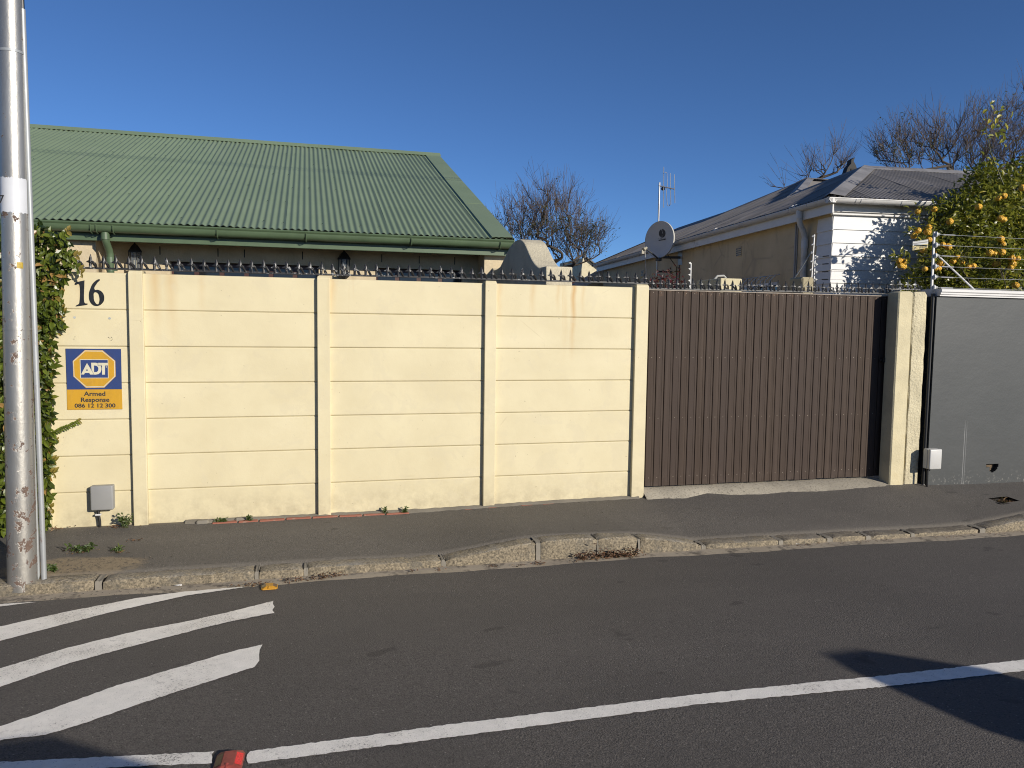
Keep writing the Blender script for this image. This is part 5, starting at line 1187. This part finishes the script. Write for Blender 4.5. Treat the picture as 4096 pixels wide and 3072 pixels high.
# ------------------------------------------------------------------ bare trees
def bare_tree(label, seed, base, lobes, trunk_r, n_t, n_tw, nleaf, leafz, leafsize=.06, twr=1.0, whip=.45, group='bare winter trees', fork=None):
    """crown grown towards points scattered in the lobes (centre, radii), each joined to the nearest wood"""
    rng = random.Random(seed); t = thing('bare_tree', label, 'tree', base, group); base = V(base)
    fork = V(fork); nodes = [base.lerp(fork, k_/6)+V((rng.gauss(0, .03), rng.gauss(0, .03), 0)) for k_ in range(7)]; par = [-1]+list(range(6)); depth = list(range(7))
    tg = []; wsum = sum(l[1].x*l[1].z for l in lobes)
    for c, r in lobes:
        for _ in range(int(n_t*r.x*r.z/wsum)):
            d = V((rng.gauss(0, 1), rng.gauss(0, 1), rng.gauss(0, 1))).normalized()*rng.random()**.42; tg.append(c+V((d.x*r.x, d.y*r.y, d.z*r.z)))
    tg.sort(key=lambda p: (p-fork).length)
    for p in tg:
        best = min(range(4, len(nodes)), key=lambda i: (nodes[i]-p).length*(1+.6*(nodes[i].z > p.z-.05))+.22*(nodes[i]-fork).length)
        a = nodes[best]; dv = p-a; st = max(2, int(dv.length/.22)); pv = best
        gd = (a-nodes[par[best]]).normalized() if par[best] >= 0 else Z
        for k_ in range(1, st+1):
            f = k_/st; q = a.lerp(p, f)+gd*dv.length*.10*math.sin(math.pi*f)+V((rng.gauss(0, .010), rng.gauss(0, .010), rng.gauss(0, .010)))
            nodes.append(q); par.append(pv); depth.append(0); pv = len(nodes)-1
    n = len(nodes); ch = [[] for _ in range(n)]
    for i in range(1, n): ch[par[i]].append(i)
    w = [0.0]*n
    for i in range(n-1, -1, -1): w[i] += .35 if not ch[i] else 0; (par[i] >= 0) and w.__setitem__(par[i], w[par[i]]+w[i]+.012)
    wm = max(w); rad = [max(.0042*twr, trunk_r*(x/wm)**.47) for x in w]
    limbs = MB(); tw = MB(); tips = []
    done = [False]*n
    for i in range(1, n):
        p_ = par[i]
        if len(ch[p_]) > 1 or par[p_] < 0 or not done[p_]:
            chain = [p_, i]; done[i] = True; j_ = i
            while ch[j_]:
                j_ = max(ch[j_], key=lambda q: w[q]) if len(ch[j_]) > 1 else ch[j_][0]
                if done[j_]: break
                done[j_] = True; chain.append(j_)
            rr = [min(rad[c_], rad[chain[1]]) for c_ in chain]
            (limbs if rr[1] > .016 else tw).tube([nodes[c_] for c_ in chain], rr, 7 if rr[1] > .016 else 4, False)
    outer = [i for i in range(7, n) if rad[i] < .02]
    for _ in range(n_tw):
        i = rng.choice(outer); a = nodes[i]; d0 = (a-nodes[par[i]]).normalized(); ou = (a-fork).normalized()
        d = (d0*.5+ou*.5+V((rng.gauss(0, .45), rng.gauss(0, .45), rng.gauss(.55, .3)))).normalized(); L_ = whip*rng.uniform(.35, 1.5); pts = [a]
        for k_ in range(4): d = (d+V((rng.gauss(0, .06), rng.gauss(0, .06), rng.gauss(.05, .05)))).normalized(); pts.append(pts[-1]+d*L_/4)
        tw.tube(pts, [.0046*twr, .004*twr, .0034*twr, .0028*twr, .0018*twr], 3, False); tips += [(q, d) for q in pts[1:]]
        if rng.random() < .6:
            b = pts[rng.randint(1, 3)]; d2 = (d+V((rng.gauss(0, .6), rng.gauss(0, .6), rng.gauss(.1, .4)))).normalized(); tw.tube([b, b+d2*L_*.25, b+d2*L_*.5+V((0, 0, .03))], [.0034*twr, .0028*twr, .0016*twr], 3, False)
    tr = MB(); tr.tube([base+V((0, 0, -.05))]+nodes[1:7], [trunk_r*1.35]+[trunk_r*(1.2-.03*k_) for k_ in range(6)], 12); tr.build('trunk', bark, t, smooth=True)
    limbs.build('limbs', bark, t, smooth=True); stuff(tw.build('twigs', twig_m, t, fix=False))
    lv = []
    for _ in range(nleaf*12):
        if len(lv) >= nleaf: break
        p, d = rng.choice(tips)
        if rng.random() > leafz(p): continue
        for k_ in range(rng.randint(2, 5)):
            d2 = (d*.4+V((rng.gauss(0, 1), rng.gauss(0, 1), rng.gauss(-.5, .7)))).normalized()
            lv.append((p+V((rng.gauss(0, .05), rng.gauss(0, .05), rng.gauss(0, .05))), d2, V((rng.gauss(0, 1), rng.gauss(0, 1), 1)), leafsize*rng.uniform(.7, 1.3), leafsize*.45, rng.random()))
    stuff(foliage('crown_leaves', lv, dryl, t, simple_=True)); return t
def lobe(px, py, rx, ry, Y):
    c = onY(px*K, py*K, Y); m_ = (c-CAM).dot(FWD)*K/F; return (c, V((rx*m_, max(rx, ry)*m_*.8, ry*m_)))
Yt = 21.0
L1 = [lobe(1180, 510, 110, 75, Yt), lobe(1250, 540, 60, 50, Yt), lobe(1120, 500, 55, 60, Yt), lobe(1190, 450, 70, 50, Yt), lobe(1275, 515, 45, 30, Yt)]
zl = onY(1180*K, 470*K, Yt).z
fk = onY(1195*K, 690*K, Yt)
bare_tree('bare tree with sparse leaves behind the scalloped yard wall', 11, (fk.x, Yt, -.05), L1, .08, 320, 1300, 2000, lambda p: 1.0 if p.z < zl else .05, twr=1.15, whip=.62, fork=fk, leafsize=.075)
Yt = 19.5
L2 = [lobe(2010, 320, 120, 55, Yt), lobe(2110, 300, 130, 70, Yt), lobe(1930, 345, 70, 40, Yt), lobe(2230, 270, 90, 90, Yt), lobe(2330, 330, 100, 90, Yt), lobe(2170, 360, 150, 60, Yt)]
zl2 = onY(2050*K, 325*K, Yt).z; fk = onY(2060*K, 560*K, Yt)
bare_tree('large bare tree with tangled twigs rising behind the grey roof', 5, (fk.x, Yt, -.05), L2, .11, 520, 2600, 2200, lambda p: 1.0 if p.z < zl2 else .12, twr=1.25, whip=.70, fork=fk, leafsize=.075)
Yt = 25
L3 = [lobe(1775, 370, 40, 22, Yt), lobe(1740, 385, 30, 15, Yt), lobe(1810, 350, 25, 30, Yt), lobe(1690, 400, 28, 8, Yt)]
fk = onY(1790*K, 440*K, Yt)
bare_tree('thin bare tree poking above the ridge by the chimney cowl', 23, (fk.x, Yt, -.05), L3, .07, 50, 150, 60, lambda p: .3, twr=1.5, whip=.8, fork=fk)

# ------------------------------------------------------------------ citrus tree
ct_ = thing('citrus_tree', 'dense citrus tree laden with yellow fruit behind the charcoal wall', 'tree', (8.95, 8.75, -.05))
rng = random.Random(3)
clumps = []
for (px, py, r, dY) in ((2080, 500, 85, .1), (2022, 566, 40, -.1), (2150, 450, 85, .2), (2200, 400, 56, .25), (2130, 575, 80, -.2), (2058, 465, 42, .1), (1990, 597, 30, -.1), (2205, 520, 85, 0), (2290, 460, 95, .2), (2060, 590, 60, -.3), (2290, 590, 95, -.1), (2125, 395, 42, .2), (2265, 385, 62, .3), (2008, 525, 26, 0), (1962, 612, 24, -.2)):
    Yc = 9.04+dY*.6; c = onY(px*K, py*K, Yc); clumps.append((c, r*K/F*(c-CAM).dot(FWD), 1))
tot = sum(c[1]**2.3 for c in clumps)
lv = []
for c, r, dens in clumps:
    for _ in range(int(17000*r**2.3/tot)):
        d = rv(); rad = r*(rng.random()**.33)*(1.0+.28*math.sin(d.x*5+c.x*9)*math.sin(d.z*6+c.z*5)); p = c+V((d.x*rad, d.y*rad*.68, d.z*rad))
        if p.z < 1.5: continue
        dr = (d*.6+V((rng.gauss(0, .7), rng.gauss(0, .7), rng.gauss(.25, .6)))).normalized(); L_ = rng.uniform(.055, .105)
        lv.append((p, dr, (d+V((rng.gauss(0, .5), rng.gauss(0, .5), .8))), L_, L_*.48, min(1, max(0, rng.gauss(.46, .28)))))
for _ in range(36):   # pale new shoot at the top
    p = onY((2148+rng.gauss(0, 14))*K, (300+rng.gauss(0, 34))*K, 8.9); lv.append((p, rv(), V((rng.gauss(0, 1), -1, 1)), rng.uniform(.07, .12), .055, rng.uniform(.8, 1)))
fr_ = [(1425, 825), (1547, 808), (1663, 898), (1506, 942), (1498, 975), (1428, 965), (1398, 1005), (1510, 1035), (1290, 1190), (1320, 1197), (1300, 1225), (1318, 1232), (1610, 1070), (1650, 1085), (2038, 1028), (2055, 1066), (1990, 1132), (2048, 1127), (2122, 1170), (2163, 1172), (2115, 1240), (2130, 1215), (1800, 1233), (1835, 1228), (1685, 1195), (1712, 1165), (1755, 1200), (1595, 1210), (2000, 1215), (2018, 1210), (2150, 1370), (2038, 875), (2060, 885), (2020, 725), (2062, 710), (1480, 1250), (1550, 1240), (1580, 1245), (1875, 790), (1470, 1110), (1540, 1130), (2200, 650), (1960, 1130)]
DEEP = (24, 25, 26, 27, 28, 29, 35, 36, 37, 39, 40)
fpos = [onY(2900+x/1.8495, 400+y/1.8495, 8.55 if i in DEEP else 8.36) for i, (x, y) in enumerate(fr_)]
for c in fpos:        # leaves round every fruit, some in front of it
    for _ in range(15):
        d = rv(); d.z = d.z*.7+.25; p = c+d*rng.uniform(.045, .12)+V((.03, .02, .02)); L_ = rng.uniform(.06, .105)
        lv.append((p, (d+V((rng.gauss(0, .6), rng.gauss(0, .6), rng.gauss(0, .5)))).normalized(), V((rng.gauss(0, .5), -.5, 1)), L_, L_*.46, min(1, max(0, rng.gauss(.5, .28)))))
lv.sort(key=lambda q: (q[0]-CAM).length)
near = lv[:1200]; pick = near[::6]; rest = [q for i, q in enumerate(near) if i % 6]+lv[1200:]
stuff(foliage('crown', rest, citl, ct_)); single_leaves(pick[:200], citl, ct_)
br = []; tips = []
grow(rng, V((9.0, 8.75, 1.2)), V((0, 0, 1)), .06, .75, 4, br, tips, .15, .7, 4, (2, 4), .7)
g = MB(); [g.tube(p, r_, 5, False) for p, r_, l in br]; g.tube([(8.95, 8.75, -.1), (9.0, 8.75, 1.25)], [.11, .065], 10); g.build('trunk', bark, ct_, smooth=True); MB().tube([onY(2168*K, 400*K, 8.9), onY(2140*K, 330*K, 8.9), onY(2128*K, 270*K, 8.9)], [.01, .007, .003], 5).build('shoot', stem_m, ct_, smooth=True)
def fruit_mesh(seed):
    r_ = random.Random(seed); g = MB(); nu, nv = 18, 12; vs = []
    for j in range(nv+1):
        th = math.pi*j/nv
        for i in range(nu):
            ph = 2*math.pi*i/nu; rr = 1+.05*math.sin(ph*5+seed)*math.sin(th)+.05*math.sin(ph*9+th*7+seed*2)*math.sin(th)+r_.uniform(-.025, .025)*math.sin(th)
            vs.append((rr*math.sin(th)*math.cos(ph), rr*math.sin(th)*math.sin(ph), .92*rr*math.cos(th)+(.10 if j == 0 else 0)))
    g.add(vs, [(j*nu+i, j*nu+(i+1) % nu, (j+1)*nu+(i+1) % nu, (j+1)*nu+i) for j in range(nv) for i in range(nu)]); return g.mesh('fruit', fruit_m, smooth='all')
FM = [fruit_mesh(i) for i in range(4)]
for i, (x, y) in enumerate(fr_):
    c = fpos[i]+(CAM-fpos[i]).normalized()*.05; s_ = .044*rng.uniform(.82, 1.12)
    mw = Matrix.Translation(c) @ Matrix.Rotation(rng.uniform(0, 6), 4, 'Z') @ Matrix.Rotation(rng.uniform(-.5, .5), 4, 'X') @ Matrix.Scale(s_, 4); inst(FM[i % 4], 'fruit', ct_, mw)

# ------------------------------------------------------------------ creeper on the left end of the wall
cr = thing('creeper', 'glossy leafed creeper smothering the end of the cream wall beside the silver pole', 'creeper', (-2.5, 6.8, 0))
rng = random.Random(9); lv = []; k3 = 1327/240
edge = [(0, 105), (130, 108), (330, 116), (440, 116), (520, 112), (600, 118), (700, 122), (760, 128), (860, 124), (1000, 132), (1120, 128), (1200, 120), (1290, 112)]  # placeholder, replaced below
edge = [(488, 88), (505, 130), (525, 150), (545, 158), (570, 155), (600, 140), (640, 132), (690, 138), (730, 120), (800, 118), (860, 112), (930, 112), (1000, 108), (1060, 106), (1130, 104), (1150, 100)]
for _ in range(10500):
    py = rng.uniform(488, 1150); xe = interp(edge, py); q = rng.random(); px = -30+(xe+30)*q; lay = rng.random()
    if _ > 5200: px = rng.uniform(-420, -30)
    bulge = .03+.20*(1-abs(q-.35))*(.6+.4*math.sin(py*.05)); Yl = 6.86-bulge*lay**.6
    if py < 560: Yl += .15*rng.random()
    p = onY(px*K, py*K, Yl)
    if p.z < -.02: continue
    d = V((rng.gauss(0, .6), rng.gauss(-.35, .35), rng.gauss(-.25, .7))).normalized(); L_ = rng.uniform(.035, .085)
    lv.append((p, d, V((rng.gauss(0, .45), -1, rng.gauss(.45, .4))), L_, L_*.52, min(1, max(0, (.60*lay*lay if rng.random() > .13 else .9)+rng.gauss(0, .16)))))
# leaf sprays reaching out over the slabs
def spray(P, Y, n, size, side=.02):
    pts = [onY(x*K, y*K, Y) for x, y in P]
    for i in range(n):
        t = i/(n-1)*(len(pts)-1); k_ = min(int(t), len(pts)-2); p = pts[k_].lerp(pts[k_+1], t-k_); d = (pts[k_+1]-pts[k_]).normalized()
        lv.append((p+V((0, -.004*rng.random(), 0)), (d*.55+V((0, -.15, (1 if i % 2 else -1)*.8))).normalized(), V((rng.gauss(0, .2), -1, .3)), size*rng.uniform(.7, 1.15), size*.62, rng.uniform(.35, .8) if i < n-3 else .92))
    g = MB(); g.tube(pts, .0025, 5); g.build('runner', stem_m, cr)
spray([(98, 945), (115, 937), (130, 928), (147, 922), (160, 915), (173, 908)], 6.868, 34, .030)
spray([(98, 962), (112, 957), (125, 949)], 6.868, 16, .030)
spray([(100, 690), (118, 690), (132, 700)], 6.83, 12, .05); spray([(120, 640), (132, 660), (138, 678)], 6.80, 8, .055)
spray([(135, 560), (150, 568), (165, 577), (176, 590)], 6.80, 14, .055); spray([(130, 545), (148, 556), (170, 553)], 6.78, 10, .055); spray([(128, 520), (140, 505), (148, 498)], 6.78, 8, .06)
spray([(88, 1040), (105, 1020), (116, 1022)], 6.80, 8, .06); spray([(95, 1085), (105, 1088), (112, 1098)], 6.80, 7, .06); spray([(95, 1000), (108, 992), (118, 996)], 6.82, 8, .05)
lv.sort(key=lambda q: q[0].y-(.4 if 36 < 0 else 0)); near = lv[:1500]
pick = near[::6]; rest = [q for i, q in enumerate(near) if i % 6]+lv[1500:]
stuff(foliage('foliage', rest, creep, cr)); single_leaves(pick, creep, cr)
g = MB()
for i in range(44):
    x = rng.uniform(-4.4, -2.18); pts = [V((x, 6.868, -.02))]
    for j in range(10): pts.append(pts[-1]+V((rng.gauss(0, .03), rng.gauss(0, .006), .22)))
    g.tube(pts, [.008-.0006*k_ for k_ in range(11)], 5, False)
g.build('stems', bark, cr)

# crimson creeper behind the gate
rs = thing('crimson_shrub', 'straggly shrub with dark crimson leaves by the beige side wall', 'shrub', (6.4, 11.5, -.01))
lv = []; g = MB(); bs = onY(2650, 1250, 11.5)
for i in range(11):
    tx, ty = rng.uniform(2590, 2735), rng.uniform(1078, 1150); p1 = onY(tx, ty, 11.5+rng.uniform(-.3, .3)); m0 = bs.lerp(p1, .6)+V((rng.uniform(-.15, .15), 0, rng.uniform(.0, .15)))
    pts = [V((bs.x+rng.uniform(-.1, .1), 11.5, -.01)), bs, m0, p1]; g.tube(pts, [.012, .008, .005, .002], 5, False)
    for _ in range(26):
        q = m0.lerp(p1, rng.random())+V((rng.gauss(0, .06), rng.gauss(0, .06), rng.gauss(-.03, .07))); lv.append((q, V((rng.gauss(0, 1), rng.gauss(0, 1), -.6)), V((rng.gauss(0, .6), -1, .5)), rng.uniform(.05, .09), .032, rng.random()))
g.build('stems', twig_m, rs); stuff(foliage('foliage', lv, redl, rs))

# ------------------------------------------------------------------ weeds, dead leaves, grit
def weed(label, x, y, n, h, spread, mt=weedl, L_=.03):
    t = thing('weed', label, 'weed', (x, y, zpath(x, y))); z0 = zpath(x, y); g = MB(); lv = []
    for i in range(n):
        a = rng.uniform(0, 6.28); r_ = rng.uniform(.2, 1)*spread; tip = V((x+math.cos(a)*r_, y-abs(math.sin(a))*r_*.5, z0+h*rng.uniform(.5, 1))); b = V((x+rng.uniform(-.02, .02), y, z0-.01))
        g.tube([b, b.lerp(tip, .6)+V((0, 0, .01)), tip], [.0022, .0016, .001], 4, False)
        for k_ in range(7): q = b.lerp(tip, rng.uniform(.35, 1.05)); lv.append((q, V((rng.gauss(0, 1), rng.gauss(-.2, .6), rng.gauss(.2, .5))), V((rng.gauss(0, .5), -.6, 1)), L_*rng.uniform(.7, 1.3), L_*.45, rng.random()*.9))
    g.build('stems', stem_m, t); stuff(foliage('leaves', lv, mt, t))
weed('leafy weed sprouting at the foot of the post beside the grey box', -1.47, 6.80, 12, .14, .10)
weed('patch of low weeds in the broken pavement near the pole', -1.64, 6.26, 16, .05, .12, L_=.035)
weed('small weed tuft in the sandy pavement edge', -1.38, 6.20, 6, .05, .05)
weed('tiny weed growing between the mortar and red bricks', -.50, 6.80, 5, .07, .03); weed('low weed in the broken brick gap under the slab wall', -.72, 6.82, 9, .035, .07)
weed('thin weed at the wall base beside the middle post', .66, 6.83, 4, .06, .02); weed('small bright weed clump at the wall base', .83, 6.82, 6, .05, .03)
weed('grass tuft against the silver pole conduit', -1.74, 5.87, 7, .06, .03)
g = MB(); pl_ = [onZ(x*K, y*K, -.035) for x, y in ((148, 1191), (160, 1180), (205, 1160), (236, 1158), (240, 1165), (215, 1178), (190, 1190))]
def litter(label, pts, n, s_=.03, hgt=.02, name='leaf_litter'):
    lv = []
    for _ in range(n):
        x, y, w = rng.choice(pts); px = x+rng.gauss(0, w); py = y+rng.gauss(0, w*.35)
        z0 = (zr(px)-.006) if py < 5.66 else zpath(px, py)
        lv.append((V((px, min(py, 5.638) if y < 5.66 else py, z0+abs(rng.gauss(0, hgt))+.003)), V((rng.gauss(0, 1), rng.gauss(0, .6), rng.gauss(0, .25))), V((rng.gauss(0, .5), rng.gauss(-.3, .5), 1)), s_*rng.uniform(.5, 1.5), s_*rng.uniform(.25, .5), rng.random()))
    o = foliage(name, lv, deadl, None); tag(o, label, 'leaf litter'); stuff(o); return o
litter('drift of dead leaves against the raised kerb stones', [(2.20, 5.60, .05), (2.30, 5.59, .07), (2.42, 5.58, .07), (2.52, 5.59, .05), (2.35, 5.61, .04), (2.1, 5.59, .03)], 330, .032, .03)
litter('few dead leaves scattered in the gutter left of the drift', [(1.55, 5.55, .04), (1.72, 5.55, .03), (1.98, 5.55, .03), (1.35, 5.57, .02), (.95, 5.57, .02), (.72, 5.58, .02)], 70, .022, .008)
litter('brown leaf clumps in the gutter beside the yellow stud', [(-.36, 5.53, .04), (-.42, 5.53, .04), (-.13, 5.55, .04), (.02, 5.57, .05), (.08, 5.57, .04), (.17, 5.60, .04)], 190, .022, .012)
litter('dark leaf grit along the kerb towards the charcoal wall', [(4.0+.12*i, 5.60, .05) for i in range(22)], 170, .014, .004)
litter('dead leaves caught at the foot of the creeper', [(-2.05, 6.83, .04), (-1.95, 6.84, .05), (-1.5, 6.82, .06)], 40, .03, .012)
litter('bits of bark and leaf in the broken pavement patch', [(-1.66, 6.25, .07), (-1.4, 6.17, .05), (-1.33, 6.45, .03)], 60, .022, .008)
# loose stones and crumbs near the pole and kerb
g = MB()
for _ in range(420):
    if rng.random() < .6: x, y = rng.gauss(-1.6, .28), rng.uniform(5.83, 6.1); z0 = zpath(x, y)
    elif rng.random() < .6: x, y = rng.uniform(-2.2, -.7), rng.uniform(5.50, 5.63); z0 = zr(x)
    else: x, y = rng.uniform(-2.1, 6), rng.uniform(5.85, 6.8); z0 = zpath(x, y)
    r_ = rng.uniform(.002, .0065); c = V((x, y, z0+r_*.4)); vs = [c+V((rng.uniform(.7, 1.2)*r_*a, rng.uniform(.7, 1.2)*r_*b, rng.uniform(.5, .9)*r_*d)) for a, b, d in ((1, 0, 0), (-1, 0, 0), (0, 1, 0), (0, -1, 0), (0, 0, 1), (0, 0, -1))]
    g.add(vs, [(0, 2, 4), (2, 1, 4), (1, 3, 4), (3, 0, 4), (2, 0, 5), (1, 2, 5), (3, 1, 5), (0, 3, 5)])
o = g.build('gravel', stone_m); tag(o, 'loose grit and small stones scattered on the pavement edge', 'gravel'); stuff(o)
# a crumpled white scrap in the gutter and one on the kerb
for (px, py, lab) in ((399*K*.968, 1266*K, 'crumpled white paper scrap in the gutter near the stripes'), (3188, 2178, 'flat white litter scrap beside the kerb near the gate')):
    c = onZ(px, py, zr(0)+.004); vs = [c+V((rng.gauss(0, .018), rng.gauss(0, .008), rng.uniform(0, .014))) for _ in range(7)]
    g = MB(); g.add(vs, [(0, 1, 2), (0, 2, 3), (2, 3, 4), (4, 5, 3), (5, 6, 2)]); tag(g.build('paper_scrap', white, fix=False), lab, 'litter')
